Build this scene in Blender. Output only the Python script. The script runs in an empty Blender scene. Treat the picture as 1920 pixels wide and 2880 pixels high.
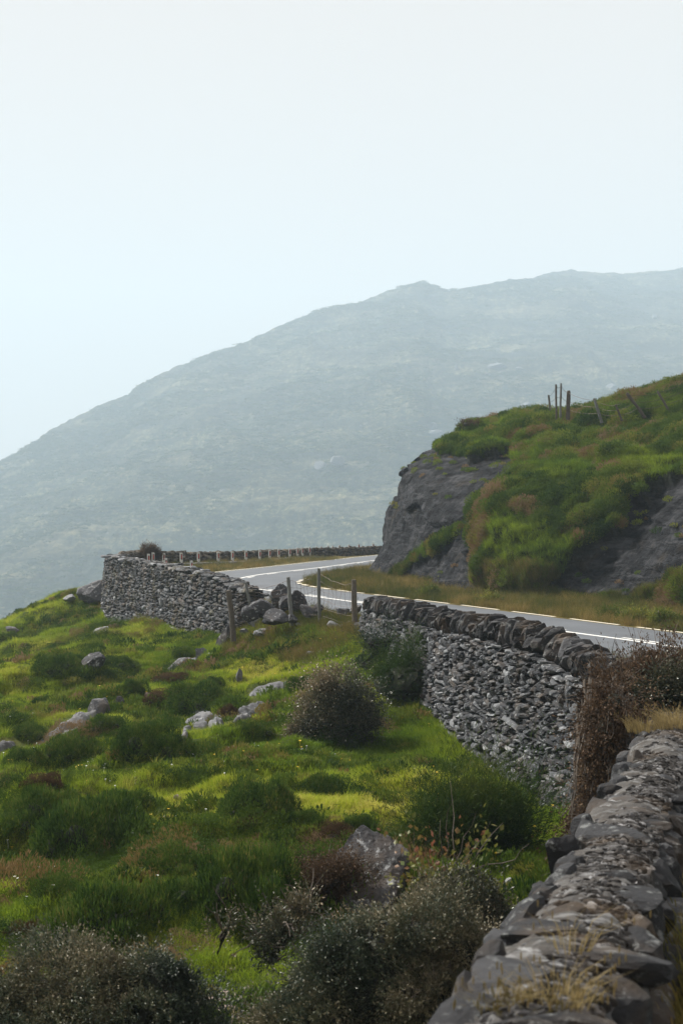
import bpy, math, random
import numpy as np
from mathutils import Vector, Matrix
from mathutils.bvhtree import BVHTree
rng = np.random.default_rng(7)
random.seed(7)
S = bpy.context.scene
COL = S.collection
CAMZ = 3.3
FPX = 4000.0
def at(u, v, d):
    return np.array([(u-960)/FPX*d, d, CAMZ-(v-1440)/FPX*d])

# ---------- noise ----------
def _h(i, j, k, s):
    n = (i*374761393 + j*668265263 + k*2147483647 + s*1274126177) & 0xFFFFFFFF
    n = ((n ^ (n >> 13))*1274126177) & 0xFFFFFFFF
    n = ((n ^ (n >> 15))*2246822519) & 0xFFFFFFFF
    return ((n ^ (n >> 16)) & 0xFFFFFF)/float(0xFFFFFF)*2-1
def vn(x, y, z=0.0, s=0):
    x, y, z = np.broadcast_arrays(np.asarray(x, float), np.asarray(y, float), np.asarray(z, float))
    i, j, k = np.floor(x).astype(np.int64), np.floor(y).astype(np.int64), np.floor(z).astype(np.int64)
    fx, fy, fz = x-i, y-j, z-k
    fx, fy, fz = [f*f*f*(f*(f*6-15)+10) for f in (fx, fy, fz)]
    r = 0
    for a in (0, 1):
        for b in (0, 1):
            for c in (0, 1):
                w = (fx if a else 1-fx)*(fy if b else 1-fy)*(fz if c else 1-fz)
                r = r + w*_h(i+a, j+b, k+c, s)
    return r
def fbm(x, y, z=0.0, s=0, o=4, g=.5):
    r, a, f = 0, 1.0, 1.0
    for q in range(o):
        r = r + a*vn(np.asarray(x)*f+q*17.3, np.asarray(y)*f-q*9.1, np.asarray(z)*f+q*5.7, s+q)
        a *= g; f *= 2.03
    return r
def ridge(x, y, z=0.0, s=0, o=4):
    r, a, f = 0, 1.0, 1.0
    for q in range(o):
        r = r + a*(1-2*np.abs(vn(np.asarray(x)*f+q*7.3, np.asarray(y)*f-q*3.1, np.asarray(z)*f+q*5.7, s+q)))
        a *= .5; f *= 2.1
    return r
def sstep(a, b, x):
    t = np.clip((x-a)/(b-a), 0, 1); return t*t*(3-2*t)

# ---------- meshes ----------
def mesh(name, V, F, mat=None, smooth=False, attrs=None, uv=None):
    V = np.asarray(V, np.float32).reshape(-1, 3)
    me = bpy.data.meshes.new(name)
    if isinstance(F, list):
        polys = [np.asarray(f, np.int32) for f in F if len(f)]
    else:
        polys = [np.asarray(F, np.int32)]
    loops = np.concatenate([p.ravel() for p in polys]) if polys else np.zeros(0, np.int32)
    tot = np.concatenate([np.full(len(p), p.shape[1], np.int32) for p in polys]) if polys else np.zeros(0, np.int32)
    me.vertices.add(len(V)); me.vertices.foreach_set('co', V.ravel())
    if len(tot):
        me.loops.add(len(loops)); me.loops.foreach_set('vertex_index', loops)
        me.polygons.add(len(tot))
        st = np.concatenate([[0], np.cumsum(tot)[:-1]]).astype(np.int32)
        me.polygons.foreach_set('loop_start', st); me.polygons.foreach_set('loop_total', tot)
        me.polygons.foreach_set('use_smooth', np.full(len(tot), smooth, bool))
    me.update(calc_edges=True)
    for k, a in (attrs or {}).items():
        a = np.asarray(a, np.float32)
        if a.ndim == 1:
            at_ = me.attributes.new(k, 'FLOAT', 'POINT'); at_.data.foreach_set('value', a)
        else:
            at_ = me.attributes.new(k, 'FLOAT_VECTOR', 'POINT'); at_.data.foreach_set('vector', a.ravel())
    if mat:
        me.materials.append(mat)
    return me
def link(name, me, parent=None, loc=None):
    o = bpy.data.objects.new(name, me); COL.objects.link(o)
    if parent: o.parent = parent
    if loc is not None: o.location = loc
    return o
def tag(o, label=None, cat=None, group=None, kind=None):
    if label: o['label'] = label
    if cat: o['category'] = cat
    if group: o['group'] = group
    if kind: o['kind'] = kind
    return o
def thing(name, label, cat, loc=(0, 0, 0), group=None, rz=0):
    o = bpy.data.objects.new(name, None); COL.objects.link(o)
    o.empty_display_size = .1
    o.location = loc; o.rotation_euler = (0, 0, rz)
    return tag(o, label, cat, group)
def part(name, V, F, mat, parent, smooth=False, attrs=None):
    V = np.asarray(V, float).reshape(-1, 3)
    L = np.array(parent.location)
    return link(name, mesh(name, V-L, F, mat, smooth, attrs), parent)
def dup(root, loc, rz=0.0, sc=(1, 1, 1), label=None):
    r = root.copy(); COL.objects.link(r); r.location = loc; r.rotation_euler = (0, 0, rz); r.scale = sc
    if label: r['label'] = label
    for ch in list(root.children):
        c = ch.copy(); COL.objects.link(c); c.parent = r
        for g in list(ch.children):
            e = g.copy(); COL.objects.link(e); e.parent = c
    return r
class Acc:
    """collects pieces into one mesh"""
    def __init__(s): s.V = []; s.F3 = []; s.F4 = []; s.A = {}; s.n = 0
    def add(s, V, F, **at_):
        V = np.asarray(V, float).reshape(-1, 3); F = np.asarray(F)
        (s.F4 if F.shape[1] == 4 else s.F3).append(F+s.n)
        for k, a in at_.items():
            s.A.setdefault(k, []).append(np.broadcast_to(np.asarray(a, float), (len(V),)))
        s.V.append(V); s.n += len(V)
    def get(s):
        F = []
        if s.F3: F.append(np.concatenate(s.F3))
        if s.F4: F.append(np.concatenate(s.F4))
        return np.concatenate(s.V), F, {k: np.concatenate(a) for k, a in s.A.items()}
def tube(P, R, n=5):
    P = np.asarray(P, float); m = len(P); R = np.broadcast_to(np.asarray(R, float), (m,))
    T = np.gradient(P, axis=0); T /= np.linalg.norm(T, axis=1)[:, None]+1e-9
    up = np.array([0, 0, 1.]) if abs(T[0][2]) < .9 else np.array([1., 0, 0])
    A = np.cross(T, up); A /= np.linalg.norm(A, axis=1)[:, None]+1e-9
    B = np.cross(T, A)
    th = np.arange(n)/n*2*math.pi
    V = P[:, None]+R[:, None, None]*(A[:, None]*np.cos(th)[None, :, None]+B[:, None]*np.sin(th)[None, :, None])
    V = V.reshape(-1, 3)
    F = []
    for i in range(m-1):
        for j in range(n):
            a = i*n+j; b = i*n+(j+1) % n
            F.append((a, b, b+n, a+n))
    return V, np.array(F)
def grid_faces(nu, nv):
    i, j = np.meshgrid(np.arange(nu-1), np.arange(nv-1), indexing='ij')
    a = (i*nv+j).ravel()
    return np.stack([a, a+nv, a+nv+1, a+1], 1)
def catmull(P, t):
    """P (n,...) control, t in 0..n-1"""
    P = np.asarray(P, float); n = len(P)
    E = np.concatenate([[2*P[0]-P[1]], P, [2*P[-1]-P[-2]]])
    i = np.clip(np.floor(t).astype(int), 0, n-2); f = t-i
    f = f.reshape(f.shape+(1,)*(P.ndim-1))
    a, b, c, d = E[i], E[i+1], E[i+2], E[i+3]
    return .5*((2*b)+(c-a)*f+(2*a-5*b+4*c-d)*f*f+(3*b-a-3*c+d)*f**3)
def resample(P, step):
    P = np.asarray(P, float)
    Q = catmull(P, np.linspace(0, len(P)-1, (len(P)-1)*60+1))
    s = np.concatenate([[0], np.cumsum(np.linalg.norm(np.diff(Q[:, :2], axis=0), axis=1))])
    m = max(2, int(round(s[-1]/step))+1)
    t = np.linspace(0, s[-1], m)
    return np.stack([np.interp(t, s, Q[:, k]) for k in range(P.shape[1])], 1), t

# ---------- materials ----------
def M(name):
    m = bpy.data.materials.new(name); m.use_nodes = True
    nt = m.node_tree
    return m, nt, nt.nodes, nt.links, nt.nodes['Principled BSDF']
def N(nt, t, **kw):
    n = nt.nodes.new(t)
    for k, v in kw.items():
        if k.startswith('i_'):
            n.inputs[k[2:].replace('_', ' ')].default_value = v
        else:
            setattr(n, k, v)
    return n
def ramp(nt, fac, stops, interp='LINEAR'):
    r = nt.nodes.new('ShaderNodeValToRGB'); cr = r.color_ramp; cr.interpolation = interp
    while len(cr.elements) < len(stops): cr.elements.new(.5)
    for e, (p, c) in zip(cr.elements, stops):
        e.position = p; e.color = (*c, 1) if len(c) == 3 else c
    nt.links.new(fac, r.inputs[0]); return r.outputs[0]
def noise(nt, scale, detail=4, rough=.55, vec=None, stretch=None):
    n = N(nt, 'ShaderNodeTexNoise'); n.inputs['Scale'].default_value = scale
    n.inputs['Detail'].default_value = detail; n.inputs['Roughness'].default_value = rough
    if vec is None:
        g = N(nt, 'ShaderNodeNewGeometry'); vec = g.outputs['Position']
    if stretch:
        mp = N(nt, 'ShaderNodeMapping'); mp.inputs['Scale'].default_value = stretch[:3]
        if len(stretch) > 3: mp.inputs['Rotation'].default_value = stretch[3]
        nt.links.new(vec, mp.inputs[0]); vec = mp.outputs[0]
    nt.links.new(vec, n.inputs['Vector']); return n.outputs['Fac']
def mixc(nt, fac, a, b, mode='MIX'):
    m = N(nt, 'ShaderNodeMix', data_type='RGBA', blend_type=mode)
    for s, x in ((m.inputs[0], fac), (m.inputs[6], a), (m.inputs[7], b)):
        if isinstance(x, (int, float)): s.default_value = x
        elif isinstance(x, tuple): s.default_value = (*x, 1)
        else: nt.links.new(x, s)
    return m.outputs[2]
def attr(nt, name, inst=False):
    a = N(nt, 'ShaderNodeAttribute', attribute_name=name)
    if inst: a.attribute_type = 'INSTANCER'
    return a.outputs['Fac']
def bump(nt, h, strength=.5, dist=.05):
    b = N(nt, 'ShaderNodeBump'); b.inputs['Strength'].default_value = strength; b.inputs['Distance'].default_value = dist
    nt.links.new(h, b.inputs['Height']); return b.outputs['Normal']
def math_(nt, op, a, b=None):
    m = N(nt, 'ShaderNodeMath', operation=op)
    for s, x in ((m.inputs[0], a), (m.inputs[1], b)):
        if x is None: continue
        if isinstance(x, (int, float)): s.default_value = x
        else: nt.links.new(x, s)
    return m.outputs[0]

def leaf_mat(name, stops, inst, trans=.35, rough=.5, patch=None, gloss=True, pscale=.6):
    """leaf: a tint attribute picks the leaf's own colour; patches in the ground's growth shift it"""
    m, nt, nd, lk, bs = M(name)
    t = attr(nt, 'tint', inst)
    c = ramp(nt, t, stops)
    if patch:
        f = ramp(nt, noise(nt, pscale, 4), [(.42, (0, 0, 0)), (.62, (1, 1, 1))])
        c = mixc(nt, f, c, ramp(nt, t, patch))
    lk.new(c, bs.inputs['Base Color']); bs.inputs['Roughness'].default_value = rough
    bs.inputs['Specular IOR Level'].default_value = .35 if gloss else .1
    tr = N(nt, 'ShaderNodeBsdfTranslucent'); lk.new(c, tr.inputs[0])
    mx = N(nt, 'ShaderNodeMixShader'); mx.inputs[0].default_value = trans
    lk.new(bs.outputs[0], mx.inputs[1]); lk.new(tr.outputs[0], mx.inputs[2])
    lk.new(mx.outputs[0], nd['Material Output'].inputs['Surface'])
    return m
def stone_mat(name, stops, lichen=.5, lc=(.42, .44, .44), brown=.3, scale=6, moss=0, streak=None, bstr=.7):
    m, nt, nd, lk, bs = M(name)
    t = attr(nt, 'tint')
    n1 = noise(nt, scale, 6, .65, stretch=streak)
    c = ramp(nt, math_(nt, 'ADD', math_(nt, 'MULTIPLY', t, .62), math_(nt, 'MULTIPLY', n1, .38)), stops)
    b = ramp(nt, noise(nt, scale*.35, 4), [(.5, (0, 0, 0)), (.7, (1, 1, 1))])
    c = mixc(nt, math_(nt, 'MULTIPLY', b, brown), c, (.13, .09, .055))
    if moss:
        mm = ramp(nt, noise(nt, scale*.25, 5), [(.55, (0, 0, 0)), (.68, (1, 1, 1))])
        c = mixc(nt, math_(nt, 'MULTIPLY', mm, moss), c, (.10, .085, .02))
    if lichen:
        n2 = noise(nt, scale*2.2, 5, .7)
        l = ramp(nt, n2, [(.56, (0, 0, 0)), (.66, (1, 1, 1))])
        c = mixc(nt, math_(nt, 'MULTIPLY', l, lichen), c, lc)
    lk.new(c, bs.inputs['Base Color'])
    bs.inputs['Roughness'].default_value = .82; bs.inputs['Specular IOR Level'].default_value = .18
    nb = noise(nt, scale*3, 8, .7, stretch=streak)
    lk.new(bump(nt, nb, bstr, .04), bs.inputs['Normal'])
    return m

# ---------- shared shapes ----------
def ico(sub):
    import bmesh
    bm = bmesh.new(); bmesh.ops.create_icosphere(bm, subdivisions=sub, radius=1)
    V = np.array([v.co[:] for v in bm.verts]); F = np.array([[v.index for v in f.verts] for f in bm.faces]); bm.free()
    return V, F
ICO = {k: ico(k) for k in (1, 2, 3, 4, 5)}
def rock_shape(seed, sub=2, cuts=9, boxy=.6, rough=.06, flat=1.0):
    r = np.random.default_rng(seed)
    V, F = ICO[sub]; V = V.copy()
    inf = np.abs(V).max(1)[:, None]
    V = V*(1-boxy)+V/inf*boxy*.86
    for k in range(cuts):
        n = r.normal(size=3); n[2] *= flat; n /= np.linalg.norm(n)
        h = r.uniform(.5, .9)
        dd = V@n-h
        V -= np.where(dd > 0, dd*.92, 0)[:, None]*n
    nz = fbm(V[:, 0]*1.6+seed*3.1, V[:, 1]*1.6, V[:, 2]*1.6, seed, 4)
    V *= (1+rough*nz)[:, None]
    V /= np.abs(V).max(0)
    return V, F
STONES = [rock_shape(100+k, 2, 7, .92, .05) for k in range(24)]
STONES3 = [rock_shape(300+k, 3, 14, .7, .10) for k in range(16)]

def rotz(a):
    c, s = math.cos(a), math.sin(a); return np.array([[c, -s, 0], [s, c, 0], [0, 0, 1]])
def roty(a):
    c, s = math.cos(a), math.sin(a); return np.array([[c, 0, s], [0, 1, 0], [-s, 0, c]])
def rotx(a):
    c, s = math.cos(a), math.sin(a); return np.array([[1, 0, 0], [0, c, -s], [0, s, c]])

# ---------- scattering of stuff by geometry nodes ----------
def variants(name, mats_meshes):
    c = bpy.data.collections.new(name)
    for k, me in enumerate(mats_meshes):
        o = bpy.data.objects.new(f'{name}_{chr(97+k)}', me); c.objects.link(o)
    return c
def scatter(name, P, rot, scl, tint, coll, nvar, label, cat, idx=None):
    P = np.asarray(P, np.float32)
    me = mesh(name, P, [], attrs={'rot': rot, 'scl': scl, 'tint': tint, 'var': (rng.integers(0, nvar, len(P)) if idx is None else idx).astype(float)})
    o = link(name, me); tag(o, label, cat, kind='stuff')
    g = bpy.data.node_groups.new(name, 'GeometryNodeTree')
    g.interface.new_socket('Geometry', in_out='INPUT', socket_type='NodeSocketGeometry')
    g.interface.new_socket('Geometry', in_out='OUTPUT', socket_type='NodeSocketGeometry')
    gi = g.nodes.new('NodeGroupInput'); go = g.nodes.new('NodeGroupOutput')
    ip = g.nodes.new('GeometryNodeInstanceOnPoints')
    ci = g.nodes.new('GeometryNodeCollectionInfo'); ci.inputs['Collection'].default_value = coll
    ci.inputs['Separate Children'].default_value = True; ci.inputs['Reset Children'].default_value = True
    def na(nm, dt):
        n = g.nodes.new('GeometryNodeInputNamedAttribute'); n.data_type = dt; n.inputs['Name'].default_value = nm
        return n.outputs[0]
    e = g.nodes.new('FunctionNodeEulerToRotation')
    g.links.new(na('rot', 'FLOAT_VECTOR'), e.inputs[0])
    f2i = g.nodes.new('FunctionNodeFloatToInt'); g.links.new(na('var', 'FLOAT'), f2i.inputs[0])
    ip.inputs['Pick Instance'].default_value = True
    g.links.new(gi.outputs[0], ip.inputs['Points']); g.links.new(ci.outputs[0], ip.inputs['Instance'])
    g.links.new(f2i.outputs[0], ip.inputs['Instance Index'])
    g.links.new(e.outputs[0], ip.inputs['Rotation']); g.links.new(na('scl', 'FLOAT_VECTOR'), ip.inputs['Scale'])
    g.links.new(ip.outputs[0], go.inputs[0])
    md = o.modifiers.new('scatter', 'NODES'); md.node_group = g
    return o
HAZE = .0005; EXPO = 0.95; DEN = True
# ================= lines of the place (world metres; road level z = 0) =================
NEAR = np.array([at(1330, 3300, 3.0), at(1500, 2800, 4.4), at(1630, 2560, 6.0), at(1700, 2430, 7.2), at(1765, 2290, 8.8),
                 at(1835, 2150, 10.8), at(1885, 2060, 12.6), at(1935, 2000, 14.3)])
NEAR[:, 0] += .035
NEAR = np.concatenate([[[-1.2, -4, 2.1], [-.4, 0.3, 1.98]], NEAR])
MID = np.array([[3.62, 15.2, 1.30], [3.78, 17, 1.36], [3.6, 19.5, 1.37], [3.25, 22, 1.47], [2.9, 24, 1.48], [2.3, 28, 1.33],
                [1.7, 32, 1.24], [1.2, 35.5, 1.10], [.82, 38.3, 1.02]])
BAST = np.array([at(706, 1657, 46), at(645, 1628, 49), at(580, 1609, 52), at(500, 1592, 56), at(420, 1579, 61), at(352, 1569, 65),
                 [-10.75, 67.6, 1.2], [-11.3, 71, 1.15], [-11.5, 75, 1.05], [-11.3, 80, .98], [-10.2, 86, .8], [-8.3, 90, .65],
                 at(700, 1554, 94), at(800, 1550, 98), at(900, 1546, 103), at(1050, 1541, 112), at(1150, 1538, 121), at(1300, 1536, 134), at(1500, 1534, 150)])
LINE = np.concatenate([NEAR, MID, BAST])[:, :2]
ROADC = np.array([[15, -30], [14.5, 0], [12.9, 14], [10.8, 26], [8.2, 34.1], [5.85, 39.4], [3.5, 44.8], [1.13, 50.2], [-1.15, 55.2], [-2.9, 58.9], [-4.2, 62],
                  [-5.05, 65.4], [-5.1, 69], [-4.35, 73.8], [-3.2, 77.8], [-1.25, 83.7], [2.2, 96], [5.5, 107], [10, 119], [18, 134], [30, 150]])
WR = np.array([3.1]*8+[3.1, 3.15, 3.3, 3.4, 3.5, 3.5, 3.4, 3.3, 3.2, 3.1, 3.1, 3.1, 3.1])
WL = np.array([3.1]*8+[3.1, 3.2, 3.3, 3.4, 3.6, 3.8, 3.9, 3.9, 3.6, 3.4, 3.2, 3.1, 3.1])
def signed(P, L):
    """signed distance to polyline L (positive on its right, the road side)"""
    best = np.full(len(P), 1e9); sg = np.zeros(len(P))
    for a, b in zip(L[:-1], L[1:]):
        d = b-a; ll = d@d
        t = np.clip(((P-a)@d)/ll, 0, 1)
        q = a+t[:, None]*d
        dist = np.linalg.norm(P-q, axis=1)
        cr = d[0]*(P[:, 1]-a[1])-d[1]*(P[:, 0]-a[0])
        m = dist < best
        best[m] = dist[m]; sg[m] = -np.sign(cr[m])
    return best*sg
LFINE = np.concatenate([resample(np.concatenate([NEAR, MID]), .8)[0][:, :2], resample(BAST, .8)[0][:, :2]])
def roadz(y):
    return .95*sstep(30, 3, y)+.30*sstep(11, 4, y)
# field heights
FC = [at(*p) for p in [(1620, 2280, 20), (1440, 2150, 24), (1290, 2012, 28), (1252, 1880, 32), (1180, 1810, 35), (1050, 1796, 37.5),
      (850, 1790, 41), (950, 1790, 39.5), (800, 1748, 43), (1000, 1757, 39.8), (640, 1802, 46.5), (500, 1792, 52.5), (400, 1752, 58), (330, 1772, 63.5),
      (0, 1765, 70), (128, 1713, 71), (184, 1680, 72), (290, 1660, 71), (960, 2200, 24), (900, 2050, 29), (500, 1950, 38), (700, 1860, 42),
      (0, 2050, 32), (0, 1900, 44), (300, 1850, 47), (500, 2350, 18.5), (0, 2400, 18), (640, 2850, 11.5), (1040, 2470, 15.2), (1350, 2350, 18),
      (200, 2100, 28), (1100, 2100, 26.5), (300, 2850, 11.2), (1130, 1930, 31.5), (750, 2500, 15.5), (250, 2600, 14.5)]]
FC += [np.array(p, float) for p in [(-1, 3, -.5), (.2, 6, -.6), (1, 9, -.65), (1.8, 12, -.65), (2.8, 15, -.6), (3.1, 17.6, -.5), (-4, 5, -1.0),
      (-30, 40, -7), (-30, 10, -7), (-14, 5, -3), (-10, 20, -2.6), (-12, 30, -3.0), (-17, 50, -3.6), (-50, 70, -16), (-22, 78, -9), (-15.5, 80, -4.5), (-14, 92, -6), (-5, 104, -6),
      (5, 125, -7), (20, 150, -8), (-20, 120, -16), (-50, 20, -16), (-8, -10, -3), (-30, -20, -8), (0, -20, -1), (3, -10, 0), (-40, 110, -22)]]
FC = np.array(FC)
def _tps(A, B):
    r2 = ((A[:, None]-B[None])**2).sum(2)+1e-9
    return .5*r2*np.log(r2)
_c, _s = FC[:, :2].mean(0), 20.0
_X = (FC[:, :2]-_c)/_s
_n = len(_X); _K = _tps(_X, _X)+np.eye(_n)*.002
_Pm = np.concatenate([np.ones((_n, 1)), _X], 1)
_A = np.block([[_K, _Pm], [_Pm.T, np.zeros((3, 3))]])
_w = np.linalg.solve(_A, np.concatenate([FC[:, 2], np.zeros(3)]))
def field(x, y, sd=None):
    X = (np.stack([x, y], 1)-_c)/_s
    out = np.empty(len(X))
    for i in range(0, len(X), 20000):
        Q = X[i:i+20000]
        out[i:i+20000] = _tps(Q, _X)@_w[:_n]+_w[_n]+Q@_w[_n+1:]
    # hummocks running obliquely down the slope
    a = x*.82+y*.57; b = -x*.57+y*.82
    amp = (.35+.65*sstep(8, 20, y))*(1 if sd is None else sstep(.1, 3.2, -sd))
    out += amp*(1.0*(.32*fbm(a*.16, b*.42, 0, 3, 3)+.24*fbm(a*.45, b*.95, 0, 9, 3)+.10*np.abs(vn(a*1.2, b*1.9, 0, 10)))-.03+.085*fbm(a*1.25, b*1.7, 0, 14, 2)+.05*fbm(a*2.1, b*2.6, 0, 12, 2))
    return out
def ground_z(x, y, full=False):
    x = np.asarray(x, float).ravel(); y = np.asarray(y, float).ravel()
    P = np.stack([x, y], 1)
    sd = signed(P, LFINE)
    f = field(x, y, sd)
    rz = roadz(y)
    rd = np.abs(signed(P, ROADFINE))
    plat = rz-.03+sstep(3.2, 5, rd)*(.06+.06*fbm(x*.5, y*.5, 0, 21, 4))+.14*sstep(3.9, 4.6, rd)*sstep(9, 5.5, rd)*(y > 60)*(y < 78)*(x > -2)
    gap = ((y > 37.5) & (y < 47)).astype(float)
    w = .12+.9*gap
    k = sstep(-w, w, sd-.15*gap*1)
    z = f*(1-k)+plat*k
    far = np.maximum(0, np.maximum(np.abs(x)-75, y-165))
    z = z-far*2.2
    return (z, sd, rd) if full else z
ROADFINE = resample(np.concatenate([ROADC, np.zeros((len(ROADC), 1))], 1), 1.0)[0][:, :2]

# ---------- materials of the land ----------
m, nt, nd, lk, bs = M('turf_soil'); TURF = m
c1 = ramp(nt, noise(nt, 1.3, 6, .6), [(.3, (.030, .048, .010)), (.5, (.060, .085, .014)), (.7, (.095, .105, .022))])
c2 = ramp(nt, noise(nt, .45, 4), [(.5, (0, 0, 0)), (.66, (1, 1, 1))])
c1 = mixc(nt, math_(nt, 'MULTIPLY', c2, .6), c1, (.10, .085, .03))
dry = attr(nt, 'dry')
c1 = mixc(nt, dry, c1, ramp(nt, noise(nt, 2.5, 5), [(.35, (.07, .055, .018)), (.6, (.14, .105, .035))]))
lk.new(c1, bs.inputs['Base Color']); bs.inputs['Roughness'].default_value = .95; bs.inputs['Specular IOR Level'].default_value = .1
lk.new(bump(nt, noise(nt, 14, 8, .7), .8, .08), bs.inputs['Normal'])

xs = np.concatenate([np.linspace(-165, -34, 20)[:-1], np.linspace(-34, -16, 34)[:-1], np.linspace(-16, 12, 190)[:-1], np.linspace(12, 40, 40)[:-1], np.linspace(40, 165, 16)])
ys = np.concatenate([np.linspace(-60, 0, 18)[:-1], np.linspace(0, 30, 190)[:-1], np.linspace(30, 80, 240)[:-1], np.linspace(80, 130, 90)[:-1], np.linspace(130, 250, 24)])
GX, GY = np.meshgrid(xs, ys, indexing='ij')
gz, gsd, grd = ground_z(GX, GY, True)
GV = np.stack([GX.ravel(), GY.ravel(), gz], 1)
GF = grid_faces(len(xs), len(ys))
gdry = sstep(.1, .5, gsd)*.85
o = link('ground', mesh('ground', GV, GF, TURF, True, {'dry': gdry})); tag(o, 'green hummocky pasture falling away below the road wall', 'ground', kind='structure')

# ---------- road ----------
RP, rs = resample(np.concatenate([ROADC, WL[:, None], WR[:, None]], 1), .5)
T = np.gradient(RP[:, :2], axis=0); T /= np.linalg.norm(T, axis=1)[:, None]
NR = np.stack([T[:, 1], -T[:, 0]], 1)  # to the right of travel
m, nt, nd, lk, bs = M('asphalt'); ASPH = m
c = ramp(nt, noise(nt, 30, 6, .7), [(.3, (.062, .070, .084)), (.7, (.098, .110, .128))])
c = mixc(nt, .5, c, ramp(nt, noise(nt, .5, 4, .6), [(.35, (.064, .072, .086)), (.65, (.108, .120, .140))]))
crk = ramp(nt, noise(nt, 3, 8, .75), [(.60, (0, 0, 0)), (.66, (1, 1, 1))])
c = mixc(nt, math_(nt, 'MULTIPLY', crk, .35), c, (.055, .056, .06))
ln = attr(nt, 'lane')
c = mixc(nt, ramp(nt, ln, [(.14, (0, 0, 0)), (.26, (.35, .35, .35)), (.36, (0, 0, 0)), (.60, (0, 0, 0)), (.72, (.35, .35, .35)), (.84, (0, 0, 0))]), c, (.062, .068, .078))
c = mixc(nt, ramp(nt, noise(nt, .22, 3, .5, stretch=(1, .5, 1)), [(.58, (0, 0, 0)), (.60, (.3, .3, .3))]), c, (.060, .064, .072))
lk.new(c, bs.inputs['Base Color']); bs.inputs['Roughness'].default_value = .62; bs.inputs['Specular IOR Level'].default_value = .5
lk.new(bump(nt, noise(nt, 60, 4, .7), .25, .01), bs.inputs['Normal'])
nac = 14
fr = np.linspace(-1, 1, nac)
off = np.where(fr[None] < 0, fr[None]*RP[:, 2:3], fr[None]*RP[:, 3:4])
RX = RP[:, 0:1]+NR[:, 0:1]*off; RY = RP[:, 1:2]+NR[:, 1:2]*off
edge = .05*vn(RX*1.7, RY*1.7, 0, 5)*(np.abs(fr)[None] > .99)
RX += NR[:, 0:1]*edge; RY += NR[:, 1:2]*edge
def rsurf(y, fr_=0): return roadz(y)+.02*(1-fr_**2)+.012
RZ = rsurf(RY, fr[None])-.1*(np.abs(fr)[None] > .999)
RV = np.stack([RX.ravel(), RY.ravel(), RZ.ravel()], 1)
o = link('road', mesh('road', RV, grid_faces(len(RP), nac), ASPH, True, {'lane': np.tile(np.abs(fr), len(RP))})); tag(o, 'grey asphalt coast road bending round the cliff', 'road', kind='structure')
# markings
def paintmat(name, c1_, c2_):
    m, nt, nd, lk, bs = M(name)
    w = ramp(nt, noise(nt, 9, 8, .75), [(.40, c1_), (.62, c2_)])
    lk.new(w, bs.inputs['Base Color']); bs.inputs['Roughness'].default_value = .6
    return m
WHITE = paintmat('white_line_paint', (.80, .80, .78), (.62, .62, .60)); YEL = paintmat('yellow_line_paint', (.74, .69, .56), (.55, .50, .40))
def strip(acc, s0, s1, off_, w):
    n = max(2, int((s1-s0)/.35)+1); t = np.linspace(s0, s1, n)
    cx, cy = np.interp(t, rs, RP[:, 0]), np.interp(t, rs, RP[:, 1])
    nx, ny = np.interp(t, rs, NR[:, 0]), np.interp(t, rs, NR[:, 1])
    wl, wr = np.interp(t, rs, RP[:, 2]), np.interp(t, rs, RP[:, 3])
    base = off_(wl, wr) if callable(off_) else np.full(n, off_)
    V = []
    for e in (-w/2, w/2):
        x, y = cx+nx*(base+e), cy+ny*(base+e)
        V.append(np.stack([x, y, rsurf(y, np.abs(base)/3.3)+.006], 1))
    V = np.stack(V, 1).reshape(-1, 3); i = np.arange(n-1)*2
    acc.add(V, np.stack([i, i+1, i+3, i+2], 1))
a = Acc(); L = rs[-1]
strip(a, 0, L, 0.0, .16)
strip(a, 0, L, lambda l, r: -(l-.35), .11)
s = 20.0
while s < L:
    strip(a, s, s+1.6, .28, .11); s += 4.2
V, F, _ = a.get(); o = link('road_markings', mesh('road_markings', V, F, WHITE)); tag(o, 'worn white painted lines along the road', 'road marking', kind='structure')
a = Acc(); s = 5.0
while s < L:
    bend = 92 < s < 104
    ln = 1.1 if bend else 2.6
    strip(a, s, s+ln, lambda l, r: (r-.3), .2 if bend else .13); s += ln+(.7 if bend else .9)
V, F, _ = a.get(); o = link('edge_markings', mesh('edge_markings', V, F, YEL)); tag(o, 'faded yellow broken line along the verge side of the road', 'road marking', kind='structure')

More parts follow.
